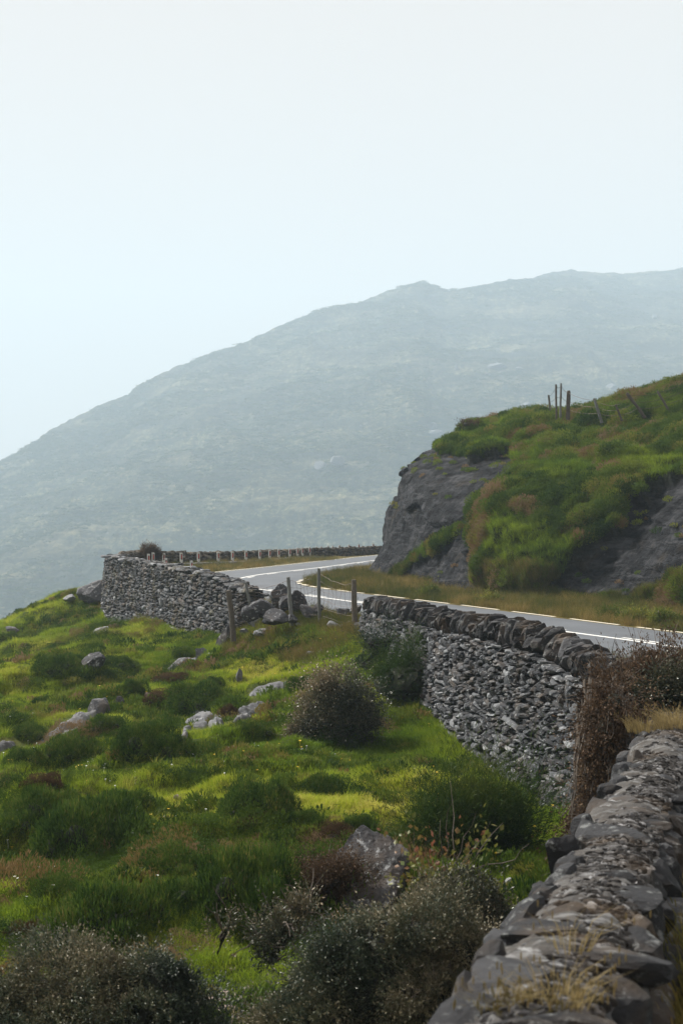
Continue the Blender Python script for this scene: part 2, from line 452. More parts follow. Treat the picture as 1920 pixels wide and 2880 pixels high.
# ---------- cut bank / cliff ----------
def W3(*p): return np.array(p, float)
def xt(c, k):  # plateau rows behind the crest
    e = c[-1]; return c+[e+W3(2, 7, -.1), e+W3(5, 16, -.6), e+W3(14, 34, -4)]
cols = [
 [W3(24, 124, -.4), W3(24.6, 124, 2), W3(25, 124, 4), W3(26, 124, 5.5), W3(27, 124, 6.4), W3(30, 124, 7.2), W3(34, 125, 7.6)],
 [W3(9.2, 98, -.4), W3(9.6, 98, 1.6), W3(10, 98, 3.4), W3(10.8, 98, 5.0), W3(12, 98, 6.2), W3(14, 98, 7.2), W3(18, 99, 7.8)],
 [W3(4.3, 83, -.4), W3(4.5, 83, 1.2), W3(4.9, 83, 2.8), W3(5.4, 83.3, 4.6), W3(6.1, 84, 6.0), W3(7.4, 86, 7.0), W3(11, 91, 7.8)],
 [W3(2.2, 75.5, -.4), W3(2.5, 76, 1.0), W3(2.8, 76.5, 2.3), W3(3.3, 77.3, 4.1), W3(3.9, 78.5, 5.9), W3(5.2, 81, 6.95), W3(8.6, 87, 8.1)],
 [at(1042, 1640, 71), at(1062, 1570, 72.3), at(1084, 1500, 73.4), at(1106, 1400, 74.6), at(1126, 1312, 76), at(1182, 1262, 79.2), at(1302, 1202, 86)],
 [at(1150, 1662, 64.4), at(1160, 1580, 66), at(1166, 1500, 67.4), at(1176, 1400, 69), at(1192, 1318, 71.5), at(1250, 1242, 76.5), at(1385, 1186, 85)],
 [at(1300, 1688, 58), at(1306, 1590, 59.6), at(1310, 1500, 61.3), at(1318, 1400, 63.8), at(1335, 1310, 67), at(1385, 1240, 72.5), at(1470, 1168, 81)],
 [at(1450, 1700, 55), at(1450, 1600, 56), at(1450, 1500, 57.4), at(1452, 1400, 60.2), at(1462, 1310, 64), at(1500, 1230, 69.8), at(1580, 1166, 78)],
 [at(1600, 1712, 52.8), at(1605, 1610, 53.8), at(1610, 1510, 55.3), at(1612, 1410, 58), at(1622, 1310, 62), at(1650, 1220, 68), at(1700, 1140, 76)],
 [at(1750, 1724, 50.6), at(1758, 1620, 51.8), at(1764, 1520, 53.2), at(1770, 1410, 56), at(1780, 1300, 60.5), at(1796, 1200, 66.5), at(1830, 1104, 74)],
 [at(1920, 1745, 47.4), at(1930, 1630, 48.4), at(1936, 1520, 50), at(1942, 1400, 53), at(1952, 1280, 58), at(1972, 1170, 64), at(2000, 1050, 72)],
 [at(2200, 1790, 42.3), at(2200, 1650, 43.3), at(2206, 1530, 45.3), at(2220, 1390, 49), at(2240, 1250, 54), at(2270, 1120, 60), at(2300, 1000, 68)],
 [at(2620, 1870, 35.6), at(2620, 1690, 37), at(2630, 1550, 39), at(2640, 1390, 43), at(2660, 1220, 48), at(2700, 1060, 54), at(2750, 930, 62)],
 [W3(22, 22, -.4), W3(22.6, 22.3, 1.4), W3(23.4, 22.6, 3), W3(25, 23.2, 5.4), W3(27.6, 24.5, 8), W3(31, 26, 10.6), W3(37, 28, 12.5)]]
cols = np.array([xt(c, 0) for c in cols]); cols[:, 5:, 2] -= .42; cols[:, 4, 2] -= .2
nu_, nv_ = 620, 230
tu = np.interp(np.linspace(0, 1, nu_), [0, .06, .9, 1], [0, 3, 10.6, 13])
tv = np.interp(np.linspace(0, 1, nv_), [0, .84, 1], [0, 6.4, 9])
B1 = catmull(cols, tu)                      # nu x rows x 3
B2 = catmull(np.swapaxes(B1, 0, 1), tv)     # nv x nu x 3
B = np.swapaxes(B2, 0, 1)                   # nu x nv x 3
def normals(Gr):
    du = np.gradient(Gr, axis=0); dv = np.gradient(Gr, axis=1)
    n = np.cross(dv, du); n /= np.linalg.norm(n, axis=2)[..., None]+1e-9
    return n
BN = normals(B)
if (BN[300, 60] @ np.array([-1, -.5, .2])) < 0: BN = -BN
def inpoly(u, v, poly):
    poly = np.asarray(poly, float); r = np.zeros(u.shape, bool); j = len(poly)-1
    for i in range(len(poly)):
        xi, yi = poly[i]; xj, yj = poly[j]
        c_ = ((yi > v) != (yj > v)) & (u < (xj-xi)*(v-yi)/(yj-yi+1e-12)+xi)
        r ^= c_; j = i
    return r
# bare rock faces of the cutting, outlined on the bank's own surface
pu = 960+FPX*B[..., 0]/B[..., 1]; pv = 1440+FPX*(CAMZ-B[..., 2])/B[..., 1]
jx = 14*fbm(B[..., 0]*.9, B[..., 1]*.9, B[..., 2]*.9, 31, 4); jy = 12*fbm(B[..., 0]*.9, B[..., 1]*.9, B[..., 2]*.9, 41, 4)
R1 = [(880, 1740), (900, 1600), (950, 1500), (980, 1400), (1000, 1270), (1150, 1225), (1290, 1190), (1362, 1205), (1310, 1235), (1235, 1266), (1262, 1290),
      (1330, 1302), (1450, 1268), (1460, 1315), (1428, 1388), (1365, 1410), (1345, 1452), (1256, 1502), (1180, 1560), (1142, 1598), (1100, 1632), (1060, 1740)]
R2 = [(1112, 1650), (1190, 1575), (1262, 1535), (1305, 1472), (1335, 1462), (1366, 1560), (1366, 1680), (1282, 1690), (1220, 1655), (1180, 1645)]
R3 = [(2600, 1330), (1920, 1362), (1870, 1392), (1790, 1420), (1760, 1455), (1742, 1510), (1690, 1525), (1612, 1590), (1540, 1675), (1690, 1690), (1780, 1705), (1930, 1640), (2600, 1700)]
rk = np.zeros(pu.shape)
for pl in (R1, R2, R3): rk = np.maximum(rk, inpoly(pu+jx, pv+jy, pl))
back = tu[:, None] < 4
rk = np.where(back & (tv[None] < 4.6), 1, rk)
rk = np.where(tv[None] > 6.6, 0, rk)
for _ in range(2):
    rk[1:-1, 1:-1] = (rk[1:-1, 1:-1]*2+rk[:-2, 1:-1]+rk[2:, 1:-1]+rk[1:-1, :-2]+rk[1:-1, 2:])/6
x, y, z = B[..., 0], B[..., 1], B[..., 2]
# slanting joints and blocks in the rock; soft cushions where it is overgrown
q = x*.55+y*.25-z*.75
rd_ = .20*ridge(x*.22+z*.15, y*.22, z*.16, 51, 2)+.12*vn(q*.7, (x+z)*.2, y*.15, 55)+.045*ridge(q*1.5, x*.35, z*.4, 61, 4)+.05*fbm(x*2.6+z, y*2.6, z*1.2, 71, 4)
st_ = np.floor((q+.35*vn(x*.6, y*.6, z*.6, 66))*1.15)
rd_ += .16*_h(st_.astype(np.int64), np.floor(x*.35+z*.3).astype(np.int64), np.zeros(x.shape, np.int64), 5)
vd_ = .50*np.abs(fbm(x*.42, y*.42, z*.55, 81, 3))+.34*(1-np.abs(vn(x*1.05, y*1.05, z*1.3, 91)))+.20*(1-np.abs(vn(x*2.6, y*2.6, z*2.6, 95)))
vd_ = vd_*np.where((pu < 1335) & (pv > 1470), .30, 1.0)
bottom = sstep(0, .8, tv)[None]
puc = pu[:-1, :-1]; pvc = pv[:-1, :-1]
hang = np.exp(-((pv-1560)/110)**2)*np.exp(-((pu-1490)/100)**2)+.9*np.exp(-((pv-1440)/80)**2)*np.exp(-((pu-1700)/160)**2)
hang += .7*np.exp(-((pv-1500)/90)**2)*np.exp(-((pu-1430)/45)**2)
D = rk*(rd_-.12)+(1-rk)*((vd_)*(.45+.55*bottom)+.55*hang)
D *= np.interp(tv, [0, .3, 5.5, 6.3, 9], [.4, 1, .9, .45, .4])[None]
B = B+BN*D[..., None]
BN = normals(B)
if (BN[300, 60] @ np.array([-1, -.5, .2])) < 0: BN = -BN
rkw = rk.copy()
for _ in range(7):
    rkw[1:-1, 1:-1] = np.maximum.reduce([rkw[1:-1, 1:-1], rkw[:-2, 1:-1], rkw[2:, 1:-1], rkw[1:-1, :-2], rkw[1:-1, 2:]])
BV = B.reshape(-1, 3); BF = grid_faces(nu_, nv_)
m, nt, nd, lk, bs = M('bank_rock_and_turf')
rkA = attr(nt, 'rock')
g = N(nt, 'ShaderNodeNewGeometry')
n1 = noise(nt, 1.1, 8, .65, stretch=(1, 1, 1.6, (0, .6, .4)))
cr = ramp(nt, n1, [(.36, (.004, .0045, .006)), (.45, (.013, .014, .017)), (.54, (.025, .026, .030)), (.66, (.065, .066, .073))])
n2 = noise(nt, 2.2, 8, .7, stretch=(1.0, 1.0, .18))
cr = mixc(nt, ramp(nt, n2, [(.50, (0, 0, 0)), (.68, (.75, .75, .75))]), cr, (.034, .036, .042))
cr = mixc(nt, ramp(nt, noise(nt, .8, 5), [(.56, (0, 0, 0)), (.72, (.6, .6, .6))]), cr, (.060, .048, .034))
cr = mixc(nt, ramp(nt, noise(nt, 5, 8, .7), [(.62, (0, 0, 0)), (.72, (.5, .5, .5))]), cr, (.15, .155, .165))
mpv = N(nt, 'ShaderNodeMapping'); mpv.inputs['Rotation'].default_value = (0, .75, .45); mpv.inputs['Scale'].default_value = (.5, .5, 2.4)
lk.new(g.outputs['Position'], mpv.inputs[0])
vo = N(nt, 'ShaderNodeTexVoronoi', feature='DISTANCE_TO_EDGE'); vo.inputs['Scale'].default_value = .9
dst = N(nt, 'ShaderNodeMixRGB', blend_type='ADD'); dst.inputs[0].default_value = .45
lk.new(mpv.outputs[0], dst.inputs[1])
nc = N(nt, 'ShaderNodeTexNoise'); nc.inputs['Scale'].default_value = 1.6; nc.inputs['Detail'].default_value = 5; lk.new(g.outputs['Position'], nc.inputs['Vector']); lk.new(nc.outputs['Color'], dst.inputs[2])
lk.new(dst.outputs[0], vo.inputs['Vector'])
cr = mixc(nt, ramp(nt, vo.outputs['Distance'], [(.0, (.45, .45, .45)), (.02, (0, 0, 0))]), cr, (.03, .03, .034))
cv = ramp(nt, noise(nt, 1.2, 6), [(.3, (.014, .020, .007)), (.55, (.025, .032, .010)), (.75, (.045, .036, .016))])
sk_ = noise(nt, 1.5, 9, .75, stretch=(.35, .35, 2.2, (0, .72, .4)))
cr = mixc(nt, ramp(nt, sk_, [(.52, (0, 0, 0)), (.62, (.6, .6, .6))]), cr, (.080, .082, .090))
cr = mixc(nt, ramp(nt, sk_, [(.38, (.8, .8, .8)), (.46, (0, 0, 0))]), cr, (.006, .006, .008))
c = mixc(nt, rkA, cv, cr)
lk.new(c, bs.inputs['Base Color']); bs.inputs['Roughness'].default_value = .85; bs.inputs['Specular IOR Level'].default_value = .08
hb = math_(nt, 'ADD', noise(nt, 2.2, 10, .66, stretch=(1.6, 1.6, .6, (0, .5, .3))), math_(nt, 'MULTIPLY', ramp(nt, vo.outputs['Distance'], [(0, (0, 0, 0)), (.04, (1, 1, 1))]), .12))
lk.new(bump(nt, hb, 1.0, .40), bs.inputs['Normal'])
BANK = m
o = link('cliff_bank', mesh('cliff_bank', BV, BF, BANK, True, {'rock': rk.ravel()})); tag(o, 'grey rock cutting overgrown with heather above the road bend', 'rocky bank', kind='structure')

# ---------- far hill ----------
sky_u = [-2600, -1400, -600, -200, 0, 60, 100, 150, 200, 260, 300, 360, 375, 445, 550, 600, 660, 760, 880, 1020, 1100, 1150, 1190, 1215, 1250, 1330, 1400, 1430, 1500, 1560, 1600, 1640, 1700, 1760, 1920, 2300, 3000, 4200, 6000]
sky_v = [1560, 1500, 1415, 1345, 1300, 1268, 1246, 1208, 1182, 1152, 1136, 1115, 1094, 1058, 1010, 992, 979, 930, 884, 850, 818, 806, 803, 818, 828, 812, 795, 787, 785, 768, 757, 763, 766, 770, 755, 740, 760, 820, 900]
hu = np.concatenate([np.linspace(-2600, -150, 60)[:-1], np.linspace(-150, 2070, 560)[:-1], np.linspace(2070, 6000, 70)])
ht = np.concatenate([np.linspace(0, .10, 8)[:-1], np.linspace(.10, 1, 330), np.array([1.02, 1.06, 1.15, 1.35])])
HU, HT = np.meshgrid(hu, ht, indexing='ij')
sv = np.interp(HU, sky_u, sky_v)
dt = np.interp(HU, [-2600, 0, 1920, 6000], [1440, 1570, 2210, 1730])
zt = CAMZ-(sv-1440)/FPX*dt
d0 = 520.0
bow = 1.0*HT-.10*np.sin(np.clip(HT, 0, 1)*math.pi)
HD = d0+(dt-d0)*HT
tt = np.clip(HT, 0, 1)
HZ = -134+(zt+134)*(tt**1.03)-np.maximum(0, HT-1)*480
hs = 1.6; KX, KD = HX_ if False else (HU-960)/FPX*HD/hs, HD/hs
HX = (HU-960)/FPX*HD
fade = sstep(1.0, .93, HT)*.85+.15
HZ = HZ+hs*(fade*(6*fbm(KX*.007, KD*.007, 0, 7, 4)+3.6*ridge(KX*.020+KD*.006, KD*.012, 0, 17, 5)*sstep(.1, .3, HT)+1.6*np.abs(vn(KX*.12+KD*.03, KD*.05, 0, 27))+.9*np.abs(vn(KX*.3, KD*.14, 0, 37)))+1.1*fbm(KX*.03, KD*.03, 0, 47, 5)+(.9*ridge(KX*.11, KD*.09, 0, 49, 3)-.5))
# stay on the sight line of the measured ridge
HV = np.stack([HX.ravel(), HD.ravel(), HZ.ravel()], 1)
m, nt, nd, lk, bs = M('far_hill_turf')
c = ramp(nt, noise(nt, .26, 10, .74, stretch=(1, .40, 1.2)), [(.36, (.012, .018, .012)), (.47, (.045, .055, .030)), (.56, (.13, .13, .065)), (.67, (.36, .31, .20))])
c = mixc(nt, ramp(nt, noise(nt, .011, 6, .6), [(.45, (0, 0, 0)), (.62, (.5, .5, .5))]), c, (.060, .055, .040))
c = mixc(nt, ramp(nt, noise(nt, .018, 10, .72, stretch=(.5, .35, 2.6, (0, -.30, 0))), [(.50, (0, 0, 0)), (.62, (.34, .34, .34))]), c, (.34, .30, .19))
c = mixc(nt, ramp(nt, noise(nt, .010, 8, .7, stretch=(.7, .5, 2.2, (0, -.30, 0))), [(.42, (.7, .7, .7)), (.52, (0, 0, 0))]), c, (.022, .026, .022))
c = mixc(nt, ramp(nt, noise(nt, .045, 9, .75, stretch=(.5, .5, 2.6, (0, -.35, 0))), [(.42, (.75, .75, .75)), (.56, (0, 0, 0))]), c, (.016, .024, .020))
c = mixc(nt, ramp(nt, noise(nt, .06, 9, .7, stretch=(1, .4, 2)), [(.62, (0, 0, 0)), (.70, (.8, .8, .8))]), c, (.20, .20, .20))
lk.new(c, bs.inputs['Base Color']); bs.inputs['Roughness'].default_value = .95; bs.inputs['Specular IOR Level'].default_value = .05
lk.new(bump(nt, noise(nt, .22, 9, .72, stretch=(1, .45, 1)), 1.0, 4.0), bs.inputs['Normal'])
HF = grid_faces(len(hu), len(ht))
o = link('hill', mesh('hill', HV, HF, m, True)); tag(o, 'hazy green mountain slope rising beyond the road', 'hill', kind='structure')
# ground below the valley, to the horizon
m, nt, nd, lk, bs = M('valley_grass')
lk.new(ramp(nt, noise(nt, .02, 6), [(.4, (.03, .045, .02)), (.65, (.07, .085, .03))]), bs.inputs['Base Color']); bs.inputs['Roughness'].default_value = .95
gx = np.linspace(-2580, 2880, 60); gy = np.linspace(-300, 3180, 50)
X, Y = np.meshgrid(gx, gy, indexing='ij')
Zv = -150+1.5*fbm(X*.01, Y*.01, 0, 3, 3)
o = link('valley_floor', mesh('valley_floor', np.stack([X.ravel(), Y.ravel(), Zv.ravel()], 1), grid_faces(60, 50), m, True)); tag(o, 'low valley grassland below the slopes', 'ground', kind='structure')

BVH_G = BVHTree.FromPolygons(GV.tolist(), GF.tolist()); BVH_B = BVHTree.FromPolygons(BV.tolist(), BF.tolist()); BVH_H = BVHTree.FromPolygons(HV.tolist(), HF.tolist())
def hit(u, v, which='GB'):
    o_ = Vector((0, 0, CAMZ)); dr = Vector(((u-960)/FPX, 1, -(v-1440)/FPX)); L_ = dr.length; dr.normalize()
    best = None
    for k, b in (('G', BVH_G), ('B', BVH_B), ('H', BVH_H)):
        if k in which:
            r = b.ray_cast(o_, dr)
            if r[0] is not None and (best is None or r[3] < best[1]): best = (r[0], r[3])
    if best is None: return None
    return np.array(best[0])
def drop(x, y, which='G'):
    zs = []
    for k, b in (('G', BVH_G), ('B', BVH_B), ('H', BVH_H)):
        if k in which:
            r = b.ray_cast(Vector((x, y, 200)), Vector((0, 0, -1)))
            if r[0] is not None: zs.append(r[0].z)
    return max(zs) if zs else 0.0
# ================= dry stone walls =================
SLATE = stone_mat('slate_stone', [(.15, (.014, .015, .018)), (.42, (.040, .043, .050)), (.62, (.095, .10, .11)), (.85, (.30, .315, .335))], lichen=.55, lc=(.52, .54, .56), brown=.35, scale=7)
COPE = stone_mat('coping_slate', [(.15, (.014, .014, .016)), (.5, (.036, .037, .041)), (.75, (.075, .076, .083)), (.95, (.18, .185, .195))], lichen=.35, lc=(.40, .42, .42), brown=.45, scale=5, streak=(1, 1, 2.5))
MOSSY = stone_mat('weathered_slate', [(.15, (.014, .015, .018)), (.42, (.034, .036, .041)), (.62, (.075, .08, .088)), (.85, (.24, .25, .27))], lichen=.4, lc=(.52, .54, .56), brown=.45, scale=6, moss=.35)
CORE, nt, nd, lk, bs = M('dark_wall_core'); bs.inputs['Base Color'].default_value = (.022, .021, .021, 1); bs.inputs['Roughness'].default_value = .95  # flat dark fill, paints shade into the gaps between stones
def wall_frames(P):
    T = np.gradient(P[:, :2], axis=0); T /= np.linalg.norm(T, axis=1)[:, None]
    return T, np.stack([T[:, 1], -T[:, 0]], 1)
def place(acc, shape, pos, R, dim, tint):
    V, F = shape
    acc.add((V*(np.asarray(dim)*.5))@R.T+pos, F, tint=tint)
def build_wall(name, label, cat, path, th, batter, cope_h, mat, cope_mat, basez=None, sides=(-1, 1), stone=(.21, .082), cope_kind='upright', seed=1, cope_scale=1.0, step_in=True, tintbias=0.0, far=False, group=None):
    """path (x, y, ztop); dry-laid courses on both faces, a solid core coloured dark to shade the gaps, stones set along the top"""
    r = np.random.default_rng(seed)
    Q, s = resample(path, .1 if not far else .5)
    T, Nn = wall_frames(Q)
    L = s[-1]
    gL = ground_z(Q[:, 0]-Nn[:, 0]*(th/2+.35), Q[:, 1]-Nn[:, 1]*(th/2+.35))
    gR = ground_z(Q[:, 0]+Nn[:, 0]*(th/2+.35), Q[:, 1]+Nn[:, 1]*(th/2+.35))
    if basez is not None: gL = np.full(len(Q), basez); gR = gL
    root = thing(name, label, cat, (float(Q[len(Q)//2, 0]), float(Q[len(Q)//2, 1]), float(min(gL.min(), gR.min()))), group)
    body_top = Q[:, 2]-cope_h
    # core
    acc = Acc(); rows = []
    for i in range(0, len(Q), 3 if not far else 1):
        zb = min(gL[i], gR[i])-.3; zt = body_top[i]-.03
        ci = []
        for sg, g_ in ((-1, gL[i]), (1, gR[i])):
            hw = th/2-.10+batter*(zt-zb)
            ci.append([Q[i, 0]+Nn[i, 0]*sg*hw, Q[i, 1]+Nn[i, 1]*sg*hw, zb])
        hw = th/2-.10
        for sg in (1, -1):
            ci.append([Q[i, 0]+Nn[i, 0]*sg*hw, Q[i, 1]+Nn[i, 1]*sg*hw, zt])
        rows.append(ci)
    V = np.array(rows); n = len(V); F = []
    for i in range(n-1):
        for j in range(4): F.append((i*4+j, i*4+(j+1) % 4, (i+1)*4+(j+1) % 4, (i+1)*4+j))
    F += [(0, 1, 2, 3), ((n-1)*4+3, (n-1)*4+2, (n-1)*4+1, (n-1)*4)]
    part('core', V.reshape(-1, 3), np.array(F), CORE, root)
    # courses
    acc = Acc()
    lo = np.minimum(gL, gR).min()-.15; z = lo
    sl, sh = stone
    while z < body_top.max():
        h = r.uniform(.6, 1.5)*sh
        for sg in sides:
            gg = gL if sg < 0 else gR
            q = r.uniform(-.2, 0)
            while q < L+.05:
                w = sl*r.lognormal(-.08, .52); hh = h*r.uniform(.75, 1.25)
                big = r.random() < .045
                if big: w *= 1.35; hh *= r.uniform(1.7, 2.6)
                c = q+w/2; q += w*.94
                zc = z+h/2+.035*math.sin(c*1.7+z*3)+r.normal()*.012
                i = int(np.clip(c/L*(len(s)-1), 0, len(s)-1))
                tp = body_top[i]
                if zc > tp-.01 or zc < gg[i]-.22: continue
                out = th/2-.08+batter*(tp-zc)+r.normal()*.018
                px = np.interp(c, s, Q[:, 0])+Nn[i, 0]*sg*out; py = np.interp(c, s, Q[:, 1])+Nn[i, 1]*sg*out
                a = math.atan2(T[i, 1], T[i, 0])
                R = rotz(a+r.normal()*.10)@roty(r.normal()*.13)@rotx(r.normal()*.15)
                sp = STONES[r.integers(24)]
                t = np.clip(r.beta(1.0, 2.2)+tintbias+(.12 if zc < gg[i]+.7 else 0)+(.15 if big else 0), 0, 1)
                place(acc, sp, np.array([px, py, zc]), R, (w*1.04, r.uniform(.2, .3), hh*1.02), t)
        z += h*.93
    # closing the two ends
    for e, sgn in ((0, -1), (len(Q)-1, 1)):
        zz = min(gL[e], gR[e])-.1
        while zz < body_top[e]:
            h = r.uniform(.7, 1.3)*sh
            x = -th/2+.05
            while x < th/2:
                w = sl*r.uniform(.7, 1.5)
                pos = np.array([Q[e, 0]+T[e, 0]*sgn*.02+Nn[e, 0]*(x+w/2-.05), Q[e, 1]+T[e, 1]*sgn*.02+Nn[e, 1]*(x+w/2-.05), zz+h/2])
                a = math.atan2(Nn[e, 1], Nn[e, 0])
                place(acc, STONES[r.integers(24)], pos, rotz(a+r.normal()*.1)@rotx(r.normal()*.1), (w*1.05, .3, h*1.1), r.beta(1.6, 2.6)); x += w*.9
            zz += h*.92
    V, F, A = acc.get(); part('stone_courses', V, F, mat, root, False, A)
    # coping
    acc = Acc(); q = 0.0
    while q < L:
        i = int(np.clip(q/L*(len(s)-1), 0, len(s)-1)); a = math.atan2(T[i, 1], T[i, 0])
        cx, cy, zt = [np.interp(q, s, Q[:, k]) for k in range(3)]
        if cope_kind == 'upright':
            w = r.uniform(.06, .20)*cope_scale; hh = (cope_h+.06)*r.uniform(.68, 1.38)
            if r.random() < .10: w *= 1.9; hh *= .85
            lean = .22*math.sin(q*.55+seed)+r.normal()*.12
            R = rotz(a+r.normal()*.12)@roty(lean)@rotx(r.normal()*.06)
            sh_ = STONES3[r.integers(16)]
            place(acc, sh_, np.array([cx, cy, zt-cope_h+hh*.44]), R, (w*1.25, (th+.02)*r.uniform(.85, 1.2), hh*1.05), np.clip(r.beta(1.5, 2.6), 0, 1))
            if r.random() < .18:
                place(acc, STONES[r.integers(24)], np.array([cx+r.normal()*.08, cy+r.normal()*.1, zt+.02]), rotz(r.uniform(0, 6))@roty(r.normal()*.3), (r.uniform(.25, .5), r.uniform(.15, .3), r.uniform(.05, .12)), r.uniform(.2, .9))
            q += w*.93
        else:  # flat slabs and rubble laid on top
            w = r.uniform(.16, .42)*cope_scale
            for l_ in range(2):
                o_ = r.normal()*.09+(-.13 if l_ else .13)*th/.6
                place(acc, STONES3[r.integers(16)], np.array([cx+Nn[i, 0]*o_, cy+Nn[i, 1]*o_, zt-cope_h*.5+r.normal()*.02]), rotz(a+r.normal()*.25)@roty(r.normal()*.10)@rotx(r.normal()*.1),
                      (w*1.25, th*.62*r.uniform(.8, 1.2), (cope_h+.03)*r.uniform(.8, 1.3)), np.clip(r.beta(1.6, 1.7)+.12, 0, 1))
            q += w*.8
    V, F, A = acc.get(); part('coping', V, F, cope_mat, root, False, A)
    return root
midw = build_wall('stone_wall', 'long dry stone wall of dark slate with upright coping stones, curving down from the road gap', 'stone wall', MID-np.array([0, 0, .10]), .55, .10, .30, SLATE, COPE, seed=3, cope_scale=.8)
bpath = np.concatenate([BAST[:8]])
bw = build_wall('stone_wall', 'tall rounded dry stone retaining wall at the left of the road bend, flat stones along its top', 'stone wall', BAST[:9], .75, .11, .14, MOSSY, MOSSY, seed=5, stone=(.24, .115), cope_kind='flat', cope_scale=1.3, tintbias=.02)
fw_path = BAST[8:].copy(); fw_path[:, 2] += .06
BROWNW = stone_mat('brown_parapet_stone', [(.15, (.022, .018, .014)), (.42, (.060, .050, .038)), (.62, (.11, .095, .075)), (.85, (.22, .20, .17))], lichen=.3, brown=.5, scale=4, moss=.3)
fw = build_wall('stone_wall', 'low brown stone parapet running along the far outer side of the bend behind the marker posts', 'stone wall', fw_path, .55, .0, .16, BROWNW, BROWNW, seed=8, stone=(.30, .15), cope_kind='upright', cope_scale=1.5, tintbias=-.05)

TOPS = stone_mat('top_slate', [(.15, (.016, .014, .014)), (.42, (.042, .039, .037)), (.62, (.10, .096, .096)), (.85, (.27, .27, .28))], lichen=.3, lc=(.45, .46, .48), brown=.5, scale=5)
